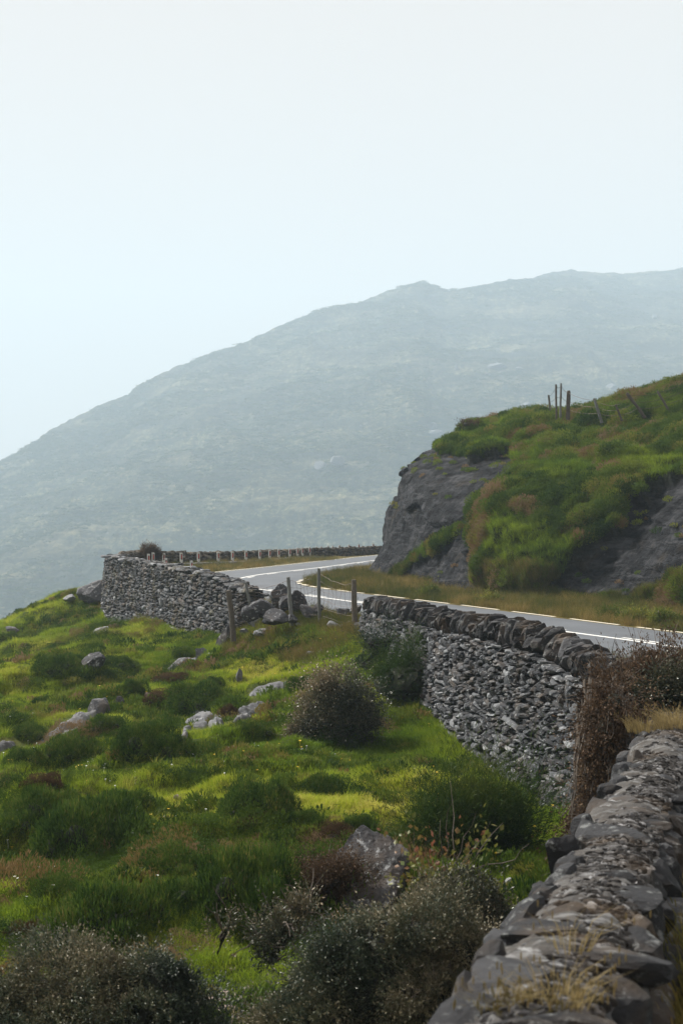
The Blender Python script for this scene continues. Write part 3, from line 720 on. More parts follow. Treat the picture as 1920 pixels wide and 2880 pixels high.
# ---- near wall: mortared top of slates on edge ----
def near_wall():
    r = np.random.default_rng(21); P = NEAR[1:].copy()
    Q, s = resample(P, .05); T, Nn = wall_frames(Q); L = s[-1]
    gL = ground_z(Q[:, 0]-Nn[:, 0]*.7, Q[:, 1]-Nn[:, 1]*.7)
    gR = ground_z(Q[:, 0]+Nn[:, 0]*.7, Q[:, 1]+Nn[:, 1]*.7)
    root = thing('stone_wall', 'broad mortared stone wall in the near right corner, slates set on edge along its top', 'stone wall', (float(Q[60, 0]), float(Q[60, 1]), float(gL.min())))
    # body with rounded shoulders
    prof = [(-.42, None), (-.31, -.55), (-.30, -.22), (-.27, -.07), (-.18, -.01), (-.06, .015), (.04, .015), (.13, -.02), (.20, -.09), (.25, -.22), (.27, -.5), (.32, None)]
    us = np.linspace(0, len(prof)-1, 64)
    V = []
    offs = np.array([p[0] for p in prof])
    for i in range(len(Q)):
        hz = np.array([p[1] if p[1] is not None else ((gL[i] if p[0] < 0 else gR[i])-.3-Q[i, 2]) for p in prof])
        o_ = np.interp(us, range(len(prof)), offs); h_ = np.interp(us, range(len(prof)), hz)
        V.append(np.stack([Q[i, 0]+Nn[i, 0]*o_, Q[i, 1]+Nn[i, 1]*o_, Q[i, 2]+h_-.02], 1))
    V = np.array(V); nn = normals(V)
    if nn[40, 32, 2] < 0: nn = -nn
    x, y, z = V[..., 0], V[..., 1], V[..., 2]
    dd = .030*fbm(x*3, y*3, z*3, 4, 4)+.018*ridge(x*9, y*9, z*9, 14, 3)
    V = V+nn*dd[..., None]
    m, nt, nd, lk, bs = M('slate_on_edge_mortar')
    g = N(nt, 'ShaderNodeNewGeometry'); 
    vo = N(nt, 'ShaderNodeTexVoronoi'); vo.inputs['Scale'].default_value = 16
    mp = N(nt, 'ShaderNodeMapping'); mp.inputs['Scale'].default_value = (.55, 1.7, 1); mp.inputs['Rotation'].default_value = (0, 0, .25); lk.new(g.outputs['Position'], mp.inputs[0]); lk.new(mp.outputs[0], vo.inputs['Vector'])
    c = ramp(nt, vo.outputs['Color'], [(.15, (.02, .018, .017)), (.45, (.055, .05, .047)), (.75, (.13, .13, .13)), (.95, (.28, .285, .295))])
    c = mixc(nt, ramp(nt, vo.outputs['Distance'], [(.35, (0, 0, 0)), (.7, (.8, .8, .8))]), c, (.05, .042, .036))
    c = mixc(nt, ramp(nt, noise(nt, 2.2, 6, .65), [(.50, (0, 0, 0)), (.62, (.85, .85, .85))]), c, (.045, .042, .042))
    c = mixc(nt, ramp(nt, noise(nt, 6, 6, .65), [(.60, (0, 0, 0)), (.68, (.8, .8, .8))]), c, (.40, .41, .42))
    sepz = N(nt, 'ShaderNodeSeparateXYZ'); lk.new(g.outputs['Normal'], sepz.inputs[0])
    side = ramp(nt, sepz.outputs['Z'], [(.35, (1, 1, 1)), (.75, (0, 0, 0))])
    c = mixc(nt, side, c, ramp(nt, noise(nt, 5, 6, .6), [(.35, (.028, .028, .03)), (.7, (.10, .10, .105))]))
    lk.new(c, bs.inputs['Base Color']); bs.inputs['Roughness'].default_value = .8
    lk.new(bump(nt, noise(nt, 24, 8, .7), .9, .03), bs.inputs['Normal'])
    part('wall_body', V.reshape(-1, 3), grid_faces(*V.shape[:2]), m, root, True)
    # edge stones down both shoulders
    acc = Acc()
    for sg in (-1, 1):
        q = 0
        while q < L:
            w = r.uniform(.18, .5); i = int(np.clip((q+w/2)/L*(len(s)-1), 0, len(s)-1)); a = math.atan2(T[i, 1], T[i, 0])
            o_ = (-.245 if sg < 0 else .20)+r.normal()*.02
            pos = np.array([Q[i, 0]+Nn[i, 0]*o_, Q[i, 1]+Nn[i, 1]*o_, Q[i, 2]-(.13 if sg < 0 else .17)+r.normal()*.025])
            place(acc, STONES3[r.integers(16)], pos, rotz(a+r.normal()*.15)@roty(r.normal()*.15)@rotx(r.normal()*.2), (w*1.12, r.uniform(.14, .24), r.uniform(.2, .34)), np.clip(r.beta(1.3, 2.4), 0, 1))
            q += w*.95
        # lower courses
        z0 = -.32
        while z0 > -2.4:
            q = 0
            while q < L:
                w = r.uniform(.15, .42); i = int(np.clip((q+w/2)/L*(len(s)-1), 0, len(s)-1)); a = math.atan2(T[i, 1], T[i, 0])
                gz_ = gL[i] if sg < 0 else gR[i]
                if Q[i, 2]+z0 > gz_-.2:
                    o_ = (-.30-.03*(-z0) if sg < 0 else .24+.03*(-z0))+r.normal()*.015
                    place(acc, STONES[r.integers(24)], np.array([Q[i, 0]+Nn[i, 0]*o_, Q[i, 1]+Nn[i, 1]*o_, Q[i, 2]+z0+r.normal()*.015]), rotz(a+r.normal()*.1)@roty(r.normal()*.12), (w*1.08, .24, .19), np.clip(r.beta(1.5, 2.4), 0, 1))
                q += w*.95
            z0 -= .155
    # larger stones running right across the top
    for q in np.cumsum(r.uniform(.28, .75, 30)):
        if q > L: break
        i = int(q/L*(len(s)-1)); a = math.atan2(T[i, 1], T[i, 0])
        o_ = r.uniform(-.14, .16)
        place(acc, STONES3[r.integers(16)], np.array([Q[i, 0]+Nn[i, 0]*o_, Q[i, 1]+Nn[i, 1]*o_, Q[i, 2]-.03]), rotz(a+r.normal()*.3)@roty(r.normal()*.08), (r.uniform(.12, .42), r.uniform(.28, .55), r.uniform(.08, .15)), r.uniform(.0, .75))
    V, F, A = acc.get(); part('edge_stones', V, F, COPE, root, False, A)
    # slates on edge
    acc = Acc()
    for k in range(6500):
        q = r.uniform(0, L); i = int(q/L*(len(s)-1)); a = math.atan2(T[i, 1], T[i, 0])
        o_ = r.uniform(-.25, .17); zz = Q[i, 2]+np.interp(abs(o_), [0, .12, .27], [.01, -.015, -.08])
        place(acc, STONES[r.integers(24)], np.array([Q[i, 0]+Nn[i, 0]*o_, Q[i, 1]+Nn[i, 1]*o_, zz]), rotz(a+r.normal()*.6)@roty(r.normal()*.35), (r.uniform(.008, .022), r.uniform(.04, .10), r.uniform(.025, .055)), np.clip(r.beta(1.4, 1.7), 0, 1))
    V, F, A = acc.get(); part('top_slates', V, F, TOPS, root, False, A)
    return root
near_wall()

# ---- concrete kerb barrier with marker posts round the outside of the bend ----
BARR = np.array([at(640, 1601, 61.5), at(538, 1590, 65), at(468, 1583, 68.5), at(420, 1578, 74), at(428, 1575, 78), at(463, 1580, 81), at(540, 1583, 84.5),
                 at(600, 1581, 86.2), at(694, 1577, 90.6), at(792, 1570, 95.6), at(955, 1558, 107), at(1057, 1552.5, 114), at(1200, 1549, 126), at(1400, 1546, 142)])
BARR[:, 2] = np.clip(BARR[:, 2], .18, .34); BARR[:5, 2] = .45
CONC, nt, nd, lk, bs = M('weathered_concrete')
c = ramp(nt, noise(nt, 3, 8, .7), [(.3, (.09, .085, .075)), (.5, (.17, .16, .145)), (.75, (.30, .29, .27))])
lk.new(c, bs.inputs['Base Color']); bs.inputs['Roughness'].default_value = .85; lk.new(bump(nt, noise(nt, 12, 6), .5, .03), bs.inputs['Normal'])
Q, s = resample(BARR, .5); T, Nn = wall_frames(Q)
prof = [(-.22, -.6), (-.20, -.02), (-.16, .0), (.12, 0), (.16, -.03), (.26, -.6)]
V = np.array([[[Q[i, 0]+Nn[i, 0]*a_, Q[i, 1]+Nn[i, 1]*a_, Q[i, 2]+b_] for a_, b_ in prof] for i in range(len(Q))])
V[..., 2] += .012*vn(V[..., 0]*2, V[..., 1]*2, 0, 3)
me = mesh('road_barrier', V.reshape(-1, 3), grid_faces(len(Q), len(prof)), CONC)
tag(link('road_barrier', me), 'low weathered concrete kerb wall under the marker posts round the bend', 'barrier')
MWH, nt, nd, lk, bs = M('marker_white'); bs.inputs['Base Color'].default_value = (.55, .55, .53, 1); bs.inputs['Roughness'].default_value = .45
MRD, nt, nd, lk, bs = M('marker_red'); bs.inputs['Base Color'].default_value = (.42, .035, .02, 1); bs.inputs['Roughness'].default_value = .3
MBK, nt, nd, lk, bs = M('marker_black'); bs.inputs['Base Color'].default_value = (.02, .02, .022, 1); bs.inputs['Roughness'].default_value = .6
def box(x0, x1, y0, y1, z0, z1, bev=0.0):
    V = np.array([[x, y, z] for x in (x0, x1) for y in (y0, y1) for z in (z0, z1)], float)
    F = np.array([[0, 1, 3, 2], [4, 6, 7, 5], [0, 4, 5, 1], [2, 3, 7, 6], [0, 2, 6, 4], [1, 5, 7, 3]])
    return V, F
def marker():
    root = thing('road_marker_post', 'x', 'marker post', (0, 0, 0), 'red and white marker posts round the bend')
    V, F = box(-.055, .055, -.03, .03, -.15, .22); part('base', V, F, MBK, root)
    # white panel as a frame with a sloped head
    V = np.array([[-.10, -.035, .10], [.10, -.035, .10], [.10, -.035, .66], [.06, -.035, .70], [-.10, -.035, .70], [-.10, .01, .10], [.10, .01, .10], [.10, .01, .66], [.06, .01, .70], [-.10, .01, .70]])
    acc = Acc(); 
    acc.add(V, np.array([[0, 1, 6, 5], [1, 2, 7, 6], [2, 3, 8, 7], [3, 4, 9, 8], [4, 0, 5, 9]]))
    acc.add(V[:5], np.array([[0, 1, 2], [0, 2, 3], [0, 3, 4]])); acc.add(V[5:], np.array([[0, 2, 1], [0, 3, 2], [0, 4, 3]]))
    V, F, A = acc.get(); part('panel', V, F, MWH, root)
    V, F = box(-.055, .055, -.045, -.037, .24, .60); p = part('recess', V, F, MBK, root)
    V, F = box(-.032, .032, -.055, -.046, .30, .56); part('reflector', V, F, MRD, root)
    V, F = box(-.07, .07, -.06, -.036, .03, .095); part('foot_plate', V, F, MWH, root)
    return root
proto = marker()
mk = [394, 480, 577, 665, 745, 817, 881, 940, 991, 1038, 1078, 1113, 1146, 1176, 1206, 1236, 1269, 1303, 1343, 1403, 1469]
ordn = ['second', 'third', 'fourth', 'fifth', 'sixth', 'seventh', 'eighth', 'ninth', 'tenth', 'eleventh', 'twelfth', 'thirteenth', 'fourteenth', 'fifteenth', 'sixteenth', 'seventeenth', 'eighteenth', 'nineteenth', 'twentieth', 'twenty-first']
far_i = np.arange(len(Q)) >= int(np.argmin(np.abs(Q[:, 1]-80.2)))
uQ = 960+FPX*Q[:, 0]/Q[:, 1]
first = True
def put_marker(i, label, sc=1.0):
    global first
    fx, fy = -Q[i, 0]+1, -Q[i, 1]
    rz = math.atan2(Nn[i, 1], Nn[i, 0])+math.pi/2
    rz = .55*math.atan2(math.sin(rz), math.cos(rz))
    loc = (float(Q[i, 0]), float(Q[i, 1]), float(Q[i, 2]))
    if first:
        proto.location = loc; proto.rotation_euler = (0, 0, rz); proto.scale = (sc, sc, sc); proto['label'] = label; first = False
    else: dup(proto, loc, rz, (sc, sc, sc), label)
for k, c_ in enumerate(mk):
    u_ = 250+c_/1.845
    cand = np.where(far_i)[0]; i = cand[np.argmin(np.abs(uQ[cand]-u_))]
    lab = ('red and white marker post on the far barrier just right of the brown bush' if k == 0 else f'{ordn[k-1]} red and white marker post from the brown bush along the far barrier')
    if k == len(mk)-1: lab = 'last red and white marker post, smallest, beside the cliff foot'
    put_marker(i, lab, .9)
near_i = np.where(~far_i)[0]
for u_, lab in ((415, 'marker post half hidden by the tall wall top, leftmost of all'), (431, 'marker post half hidden by the tall wall top, beside the leftmost one'),
                (468, 'marker post with only its head showing above the tall wall, under the first full one'), (538, 'marker post with only its head showing above the tall wall, furthest along its top')):
    if u_ > 440: c_ = near_i[Q[near_i, 1] < 70]
    else: c_ = near_i[Q[near_i, 1] > (72 if u_ < 420 else 75.5)]
    i = c_[np.argmin(np.abs(uQ[c_]-u_))]; put_marker(i, lab, .9)
# ================= loose rocks and outcrops =================
ROCK = stone_mat('pale_outcrop_rock', [(.15, (.06, .06, .066)), (.45, (.14, .144, .156)), (.7, (.26, .267, .285)), (.95, (.40, .41, .43))], lichen=.5, lc=(.42, .44, .46), brown=.25, scale=3.5, streak=(1, 1, 3, (.3, .5, .2)))
DROCK = stone_mat('dark_boulder_rock', [(.15, (.025, .026, .03)), (.5, (.07, .07, .078)), (.75, (.15, .15, .16)), (.95, (.33, .34, .35))], lichen=.6, lc=(.50, .52, .54), brown=.4, scale=4, streak=(1, 1, 2, (.3, .5, .2)))
TROCK = stone_mat('tan_path_rock', [(.15, (.12, .09, .075)), (.5, (.24, .19, .165)), (.85, (.36, .30, .27))], lichen=.15, brown=.3, scale=3)
def rock(label, u, v, w, h, mat=ROCK, depth=None, seed=0, tilt=(0, 0, 0), name='boulder', sink=.36, sub=4, tint=.5, fl=None, d=None, z_up=0, rough=.10, cuts=16, boxy=.55, cat='rock'):
    """w, h: its size in the photo; u, v: middle of its foot"""
    p = hit(u, v, 'G') if d is None else at(u, v, d)
    if p is None: p = at(u, v, 40)
    k = p[1]/FPX
    W = w*k; H = h*k/(1-sink*.9) if fl is None else fl
    Dp = depth if depth else W*.8
    if fl is not None and name == 'rock_slab' and d is None:
        fl = min(fl, .20); z_up = fl*.38; W *= 1.15; tilt = (tilt[0]+.05, tilt[1]*.55, tilt[2]*.4)
        Dp = float(np.clip((h*k-.4*fl)/math.sin(abs(tilt[0])+.13), .4, 2.6)); boxy = .8
    V, F = rock_shape(1000+seed, sub, cuts, boxy, rough)
    V = V.copy(); V += .035*ridge(V[:, 0]*2.2, V[:, 1]*2.2, V[:, 2]*4.5+V[:, 0]*1.5, seed, 4)[:, None]*V
    if fl is not None:
        V[:, 2] = V[:, 2]*.75+.25*np.round(V[:, 2]*2.5+.5*vn(V[:, 0]*2, V[:, 1]*2, 0, seed))/2.5+.10*vn(V[:, 0]*3, V[:, 1]*6, 0, seed)
    V = V*np.array([W/2, Dp/2, H/2])
    R = rotz(tilt[2])@rotx(tilt[0])@roty(tilt[1]); V = V@R.T
    me = mesh(name, V, F, mat, False, {'tint': np.full(len(V), tint)})
    zc = p[2]+z_up+H*(.5-sink)
    if fl is not None: zc = p[2]+z_up
    o = link(name, me, None, (float(p[0]), float(p[1]), float(zc)))
    tag(o, label, cat); return o
OUTC = []
def outcrop(label, ax, hw, seed, tint):
    # a bedding face of the rock breaking out of the turf: it follows the ground and dips under it at its rim
    A = catmull(np.array(ax, float), np.linspace(0, len(ax)-1, 46)) if len(ax) > 2 else np.stack([np.linspace(ax[0][0], ax[1][0], 46), np.linspace(ax[0][1], ax[1][1], 46)], 1)
    n, m_ = 46, 19; V = np.zeros((n, m_, 3)); ss = np.linspace(-1, 1, m_)
    for i in range(n):
        f = i/(n-1); taper = (min(f, 1-f)*2)**.4
        wv = hw*taper*(1+.35*float(vn(f*5, seed, 0, 3))); cu, cv = A[i]; cv += 3.5*float(vn(f*7, seed+9, 0, 4))
        for j, s_ in enumerate(ss):
            p = hit(cu+s_*wv*.5, cv+s_*wv, 'G'); V[i, j] = p
            dome = (1-abs(s_)**3)*taper
            V[i, j, 2] += -.14+.29*dome**.4
    x, y, z = V[..., 0], V[..., 1], V[..., 2]
    st = np.round((y*.9+x*.7+.5*fbm(x*1.2, y*1.2, 0, seed, 3))*3.2)
    V[..., 2] += .022*_h(st.astype(np.int64), np.zeros_like(st, dtype=np.int64), np.zeros_like(st, dtype=np.int64), seed)+.05*fbm(x*2.5, y*2.5, 0, seed+3, 4)
    c = V.reshape(-1, 3).mean(0)
    o = link('rock_slab', mesh('rock_slab', V.reshape(-1, 3)-c, grid_faces(n, m_), ROCK, False, {'tint': np.full(n*m_, tint*.55)+.2*vn(x*3, y*3, 0, 5).ravel()}), None, tuple(float(q) for q in c))
    tag(o, label, 'rock'); o.data.flip_normals()
    for i in range(3, n-3, 3):
        for j in (3, 9, 15): OUTC.append((V[i, j, 0], V[i, j, 1], .16+.006*V[i, j, 1]*.5))
rock('dark boulder with white lichen cap above the long pale slab on the left', 282, 2004, 72, 56, DROCK, seed=1, tint=.55, tilt=(0, .15, .3))
rock('small dark stone leaning against the right side of the lichen capped boulder', 335, 1990, 32, 34, DROCK, seed=2, tint=.4)
outcrop('long pale slab tilted up towards the right in the left pasture', [(105, 2092), (165, 2064), (230, 2028), (294, 2000)], 17, 3, .75)
outcrop('flat pale slab cut off by the left edge of the view', [(-20, 2114), (45, 2092)], 9, 4, .65)
rock('dark mossy slab leaning out of the heather bank below the tall wall', 255, 1885, 60, 60, DROCK, seed=5, tint=.15, tilt=(0, .5, .2), depth=.6, name='rock_slab')
rock('pale block at the left foot of the tall retaining wall', 286, 1787, 44, 26, ROCK, seed=6, tint=.85)
outcrop('long low outcrop in the middle pasture, sloping up to the right', [(466, 1892), (510, 1872), (558, 1856)], 9, 7, .5)
rock('brown topped stone at the upper end of the long low outcrop', 566, 1851, 38, 30, DROCK, seed=8, tint=.6)
rock('pale flat stone right of the brown topped stone', 594, 1842, 26, 10, ROCK, seed=9, tint=.8)
outcrop('broad blue-grey slab with layered top left of the twin outcrops', [(518, 2046), (560, 2026), (600, 2011)], 21, 10, .7)
outcrop('grey slab joined to the right of the broad layered slab', [(585, 2052), (628, 2034)], 17, 11, .5)
outcrop('narrow slab running down from the broad layered slab', [(500, 2098), (520, 2074), (540, 2056)], 10, 12, .55)
outcrop('rounded grey outcrop with brown turf on top, left of the dark windswept bush', [(655, 2046), (690, 2012), (748, 1985)], 20, 13, .45)
outcrop('flat grey ledge under the dry grass right of the middle pasture', [(698, 1955), (760, 1940), (810, 1924)], 12, 14, .6)
rock('tan stone half buried below the long low outcrop', 420, 1965, 42, 40, TROCK, seed=15, fl=.25, tilt=(.4, -.6, .3), depth=.5, tint=.6)
rock('small bright white stone left of the heather, under the long low outcrop', 336, 1943, 34, 16, ROCK, seed=16, tint=.95, tilt=(0, -.3, 0))
rock('pair of thin stones standing in the grass mid slope', 672, 1912, 20, 34, DROCK, seed=17, tint=.7, depth=.3)
rock('grey stone in the grass below the gap posts, left of two', 872, 1846, 26, 16, ROCK, seed=18, tint=.6)
rock('grey stone in the grass below the gap posts, right of two', 906, 1840, 30, 14, ROCK, seed=19, tint=.5)
rock('small pale stone just below the thin metal post', 842, 1778, 20, 12, ROCK, seed=20, tint=.8)
rock('dark stone on the left ridge against the hazy hill', 36, 1776, 38, 16, DROCK, seed=21, tint=.7)
rock('lichened rock ledge showing over the ridge left of the tall wall', 276, 1672, 110, 40, DROCK, seed=22, tint=.6, sink=.45, d=68.5, tilt=(0, -.35, .2), name='rock_slab')
rock('small grey rock on the grass crest left of the lichened ledge', 196, 1684, 40, 14, ROCK, seed=23, d=70, tint=.7)
rock('large dark boulder with a white lichened peak between the bushes', 1046, 2535, 265, 215, DROCK, seed=24, tint=.22, sink=.42, depth=1.3, sub=5, tilt=(.1, .12, .2), boxy=.3, cuts=12)
outcrop('pale flat rock in the grass above the large dark boulder', [(1122, 2372), (1150, 2360), (1176, 2348)], 9, 25, .85)
rock('small pale rock in the grass by the near wall', 1424, 2494, 52, 22, ROCK, seed=26, tint=.75, tilt=(0, -.3, 0))
rock('flat grey stone alone in the green hollow below the long wall', 1188, 2011, 36, 16, TROCK, seed=27, tint=.75)
rock('small upright stone in the grass below the layered slabs', 296, 2165, 22, 20, ROCK, seed=28, tint=.55)
rock('tiny pale stone left of the small upright stone', 228, 2175, 16, 14, ROCK, seed=29, tint=.6)
rock('brown stone lying in the open turf above the heather', 500, 2246, 28, 12, TROCK, seed=30, tint=.4)
rock('round pale stone in the open turf above the heather', 482, 2316, 18, 14, ROCK, seed=31, tint=.6)
rock('half buried rock at the right of the eroded path', 722, 2860, 40, 40, ROCK, seed=32, tint=.6)
rock('brown grass-grown stone beside the tan outcrop on the middle slope', 398, 2016, 26, 10, DROCK, seed=41, tint=.6)
rock('flat stone at the left end of the grass by the grey boulder', 128, 2012, 20, 12, DROCK, seed=42, tint=.6)
rock('pale stone at the top of the open turf left of the yellow flowers', 968, 2240, 22, 14, ROCK, seed=43, tint=.8)
# eroded path
for k, (u, v, w, h, lab) in enumerate([(640, 2880, 110, 60, 'broad tan slab of the eroded path at the bottom of the view'), (655, 2820, 90, 40, 'upper tan slab of the eroded path'), (610, 2838, 60, 36, 'left tan slab of the eroded path'), (690, 2800, 44, 24, 'small tan slab topping the eroded path')]):
    rock(lab, u, v, w, h, TROCK, seed=50+k, fl=.10, depth=.35, z_up=.04, tint=.6, tilt=(.1, .05, k), name='path_slab', rough=.05)
# rubble in the wall gap
rock('tall dark boulder in the wall gap, left of the pair', 790, 1712, 62, 70, DROCK, seed=60, d=43.6, tint=.15, sink=.12, depth=.8)
rock('wide dark boulder in the wall gap, right of the pair', 836, 1714, 72, 58, DROCK, seed=61, d=43.9, tint=.12, sink=.12, depth=.8)
rock('rounded dark stone in front of the pair of gap boulders', 806, 1716, 44, 46, DROCK, seed=62, d=43.0, tint=.2, sink=.1, depth=.5)
gap = [(735, 1726, 66, 44, .35), (780, 1752, 74, 38, .3), (865, 1732, 58, 30, .4), (893, 1722, 34, 26, .3), (700, 1740, 50, 40, .25), (655, 1770, 50, 46, .2), (720, 1762, 62, 34, .4), (748, 1786, 60, 16, .85), (820, 1748, 40, 22, .5),
       (915, 1752, 36, 20, .5), (965, 1738, 44, 30, .3), (1000, 1724, 36, 24, .45), (940, 1768, 40, 20, .6), (1035, 1752, 40, 22, .4), (690, 1792, 44, 26, .5), (1010, 1768, 36, 20, .3), (770, 1730, 30, 24, .6), (845, 1764, 30, 12, .7)]
glab = ['at the broken end of the tall wall', 'in front of the tall gap boulder', 'below the wide gap boulder', 'against the thin metal post', 'behind the second fence post', 'under the leftmost fence post',
        'right of the second fence post', 'pale and flat at the foot of the heap', 'under the third fence post', 'in grass below the thin metal post', 'left of the rightmost fence post', 'behind the rightmost fence post', 'lowest, between the two right posts',
        'where the long wall begins', 'spilling below the leftmost fence post', 'at the foot of the rightmost fence post', 'wedged between wall end and gap boulder', 'flat, in the grass under the boulders']
for k, ((u, v, w, h, t), lb) in enumerate(zip(gap, glab)):
    rock('tumbled wall stone '+lb, u, v, w, h, DROCK if t < .6 else ROCK, seed=70+k, tint=t*.8, sink=.2, sub=3, name='tumbled_stone', tilt=(.2*math.sin(k), .4*math.cos(k*2.1), k), depth=w*.0105*.9, d=(None if v > 1760 else 41.5+(1760-v)*.02), boxy=.7)
rock('leaning dark slab beside the leftmost fence post', 640, 1806, 44, 62, DROCK, seed=95, tint=.15, tilt=(.1, .55, .2), depth=.5, name='rock_slab', d=44.2)
rock('tan weathered slab propped up left of the rightmost fence post', 962, 1775, 70, 20, TROCK, seed=96, fl=.16, tilt=(.1, -.5, .1), depth=.35, z_up=.12, tint=.7, name='rock_slab', d=40.2)
# rocks scattered on the far hill
for k, (u, v, w, h, lab) in enumerate([(905, 1318, 44, 22, 'pale rock outcrop low on the hazy hill, left of two'), (948, 1306, 56, 30, 'pale rock outcrop low on the hazy hill, right of two'), (1398, 1036, 60, 20, 'long pale outcrop high on the hazy hill'),
        (1461, 1042, 26, 12, 'pale stone right of the long high outcrop'), (1284, 1040, 12, 18, 'small standing stone left of the long high outcrop'), (1212, 1205, 50, 18, 'outcrop on the hazy hill just above the cliff top'), (1222, 1225, 60, 18, 'second outcrop on the hazy hill, touching the cliff top'),
        (1016, 1204, 14, 10, 'small bright stone on the mid hill'), (1840, 896, 22, 12, 'pale stone high at the right edge of the hill'), (1370, 1058, 16, 10, 'tiny stone below the long high outcrop'), (1090, 1262, 18, 10, 'tiny stone left of the cliff edge'), (1480, 1146, 44, 16, 'flat outcrop left of the hilltop posts'),
        (700, 1092, 16, 8, 'tiny stone on the hill left of centre'), (790, 1080, 12, 7, 'tiny stone in the middle of the hill face'), (1720, 1092, 40, 14, 'flat outcrop on the hill above the leaning posts')]):
    p = hit(u, v, 'H')
    if p is not None:
        o = rock(lab, u, v, w, h, ROCK, seed=110+k, d=float(p[1]), sink=.3, sub=3, tint=.3, tilt=(0, .1*math.sin(k), k))
# ================= fences =================
WOOD = stone_mat('weathered_post_wood', [(.15, (.035, .030, .026)), (.5, (.10, .085, .070)), (.85, (.22, .20, .18))], lichen=.3, lc=(.30, .32, .30), brown=.3, scale=9, streak=(5, 5, .7), bstr=.5)
PALEW = stone_mat('pale_post_wood', [(.15, (.07, .073, .07)), (.5, (.14, .145, .14)), (.85, (.26, .27, .27))], lichen=.3, brown=.15, scale=9, streak=(5, 5, .7), bstr=.5)
WIRE, nt, nd, lk, bs = M('rusty_wire'); bs.inputs['Base Color'].default_value = (.07, .05, .042, 1); bs.inputs['Roughness'].default_value = .6; bs.inputs['Metallic'].default_value = .5
def post(parent, b, t, r0, mat, seed, n=8):
    k = np.linspace(-.15, 1, 12)[:, None]
    P = b+(t-b)*k
    P[:, 0] += .25*r0*np.sin(np.linspace(0, 3, 12)+seed); R = r0*(1+.10*vn(np.arange(12)*.7, seed, 0, 3)); R[-1] *= .86
    V, F = tube(P, R, n)
    V += .12*r0*fbm(V[:, 0]*14, V[:, 1]*14, V[:, 2]*3, seed, 3)[:, None]
    c = V[-n:].mean(0)+(t-b)/np.linalg.norm(t-b)*r0*.15
    V = np.concatenate([V, [c]]); F = np.concatenate([F, [[len(V)-1-n+j, len(V)-1-n+(j+1) % n, len(V)-1, len(V)-1] for j in range(n)]])
    F4, F3 = F[:-n], F[-n:, :3]
    L = np.array(parent.location)
    return link('post', mesh('post', V-L, [F3, F4], mat, False, {'tint': np.full(len(V), .3+.4*random.random())}), parent)
gf = thing('wire_fence', 'five old posts strung with sagging wire mesh across the broken wall gap', 'fence', tuple(float(q) for q in at(897, 1744, 41)))
gp = []
for k, (bu, bv, tu_, tv_, d, r0, mat) in enumerate([(655, 1785, 642, 1661, 43.4, .085, WOOD), (710, 1746, 692, 1639, 43.2, .045, PALEW), (819, 1742, 812, 1623, 42.0, .055, PALEW), (899, 1748, 897, 1599, 41.2, .05, PALEW), (1002, 1778, 993, 1631, 39.6, .075, WOOD)]):
    b, t = at(bu, bv, d), at(tu_, tv_, d-.05); gp.append((b, t)); post(gf, b, t, r0, mat, k)
acc = Acc()
rr = np.random.default_rng(5)
for (b0, t0), (b1, t1) in zip(gp[:-1], gp[1:]):
    n = 8; nh = 6
    top = .93
    G = np.zeros((n+1, nh, 3))
    for i in range(n+1):
        f = i/n; base = b0*(1-f)+b1*f; tp = t0*(1-f)+t1*f
        for j in range(nh):
            h = .12+(top-.12)*j/(nh-1)
            p = base*(1-h)+tp*h; sag = .16*math.sin(math.pi*f)*(h**1.5)
            p = p+np.array([rr.normal()*.02, rr.normal()*.02, -sag+rr.normal()*.018*(0 < i < n)]); G[i, j] = p
    for j in range(nh):
        V, F = tube(G[:, j], .0035 if j < nh-1 else .005, 4); acc.add(V, F)
    for i in range(n+1):
        V, F = tube(G[i], .003, 4); acc.add(V, F)
V, F, A = acc.get(); part('wire_mesh', V, F, WIRE, gf)
hf = thing('wire_fence', 'upright and leaning posts with wire along the crest of the overgrown bank', 'fence', tuple(float(q) for q in at(1597, 1175, 73)))
hp = []
for k, (bu, bv, tu_, tv_, r0, mat) in enumerate([(1546, 1160, 1542, 1118, .05, WOOD), (1563, 1167, 1563, 1088, .05, WOOD), (1575, 1166, 1577, 1085, .055, PALEW), (1597, 1176, 1597, 1106, .10, WOOD), (1689, 1181, 1668, 1128, .07, PALEW), (1745, 1178, 1729, 1145, .05, WOOD),
        (1805, 1166, 1762, 1113, .075, WOOD), (1879, 1154, 1848, 1107, .055, WOOD), (1960, 1120, 1955, 1060, .06, WOOD)]):
    p = hit(bu, bv+12, 'B'); d = float(p[1]) if p is not None else 76.0
    d = min(max(d, 66), 82)
    d -= .9; b, t = at(bu, bv, d), at(tu_, tv_-7, d-.1); hp.append((b, t)); post(hf, b, t, r0, mat, 20+k, 7)
acc = Acc()
for h in (.92, .6, .3):
    for (b0, t0), (b1, t1) in zip(hp[:-1], hp[1:]):
        f = np.linspace(0, 1, 8)[:, None]
        P = (b0+(t0-b0)*h)*(1-f)+(b1+(t1-b1)*h)*f; P[:, 2] -= .08*np.sin(f[:, 0]*math.pi)
        V, F = tube(P, .008, 4); acc.add(V, F)
V, F, A = acc.get(); part('wire', V, F, WIRE, hf)
# small pale blue float lying on the bank
p = hit(1428, 1211, 'B')
if p is not None:
    V, F = ICO[3]; V = V.copy(); V[:, 2] *= .8
    m, nt, nd, lk, bs = M('blue_plastic'); bs.inputs['Base Color'].default_value = (.25, .62, .72, 1); bs.inputs['Roughness'].default_value = .4
    tag(link('plastic_litter', mesh('plastic_litter', V*.10, F, m, True), None, (float(p[0]), float(p[1])-.1, float(p[2])+.1)), 'tiny pale blue scrap caught in the heather near the crest of the bank', 'litter')
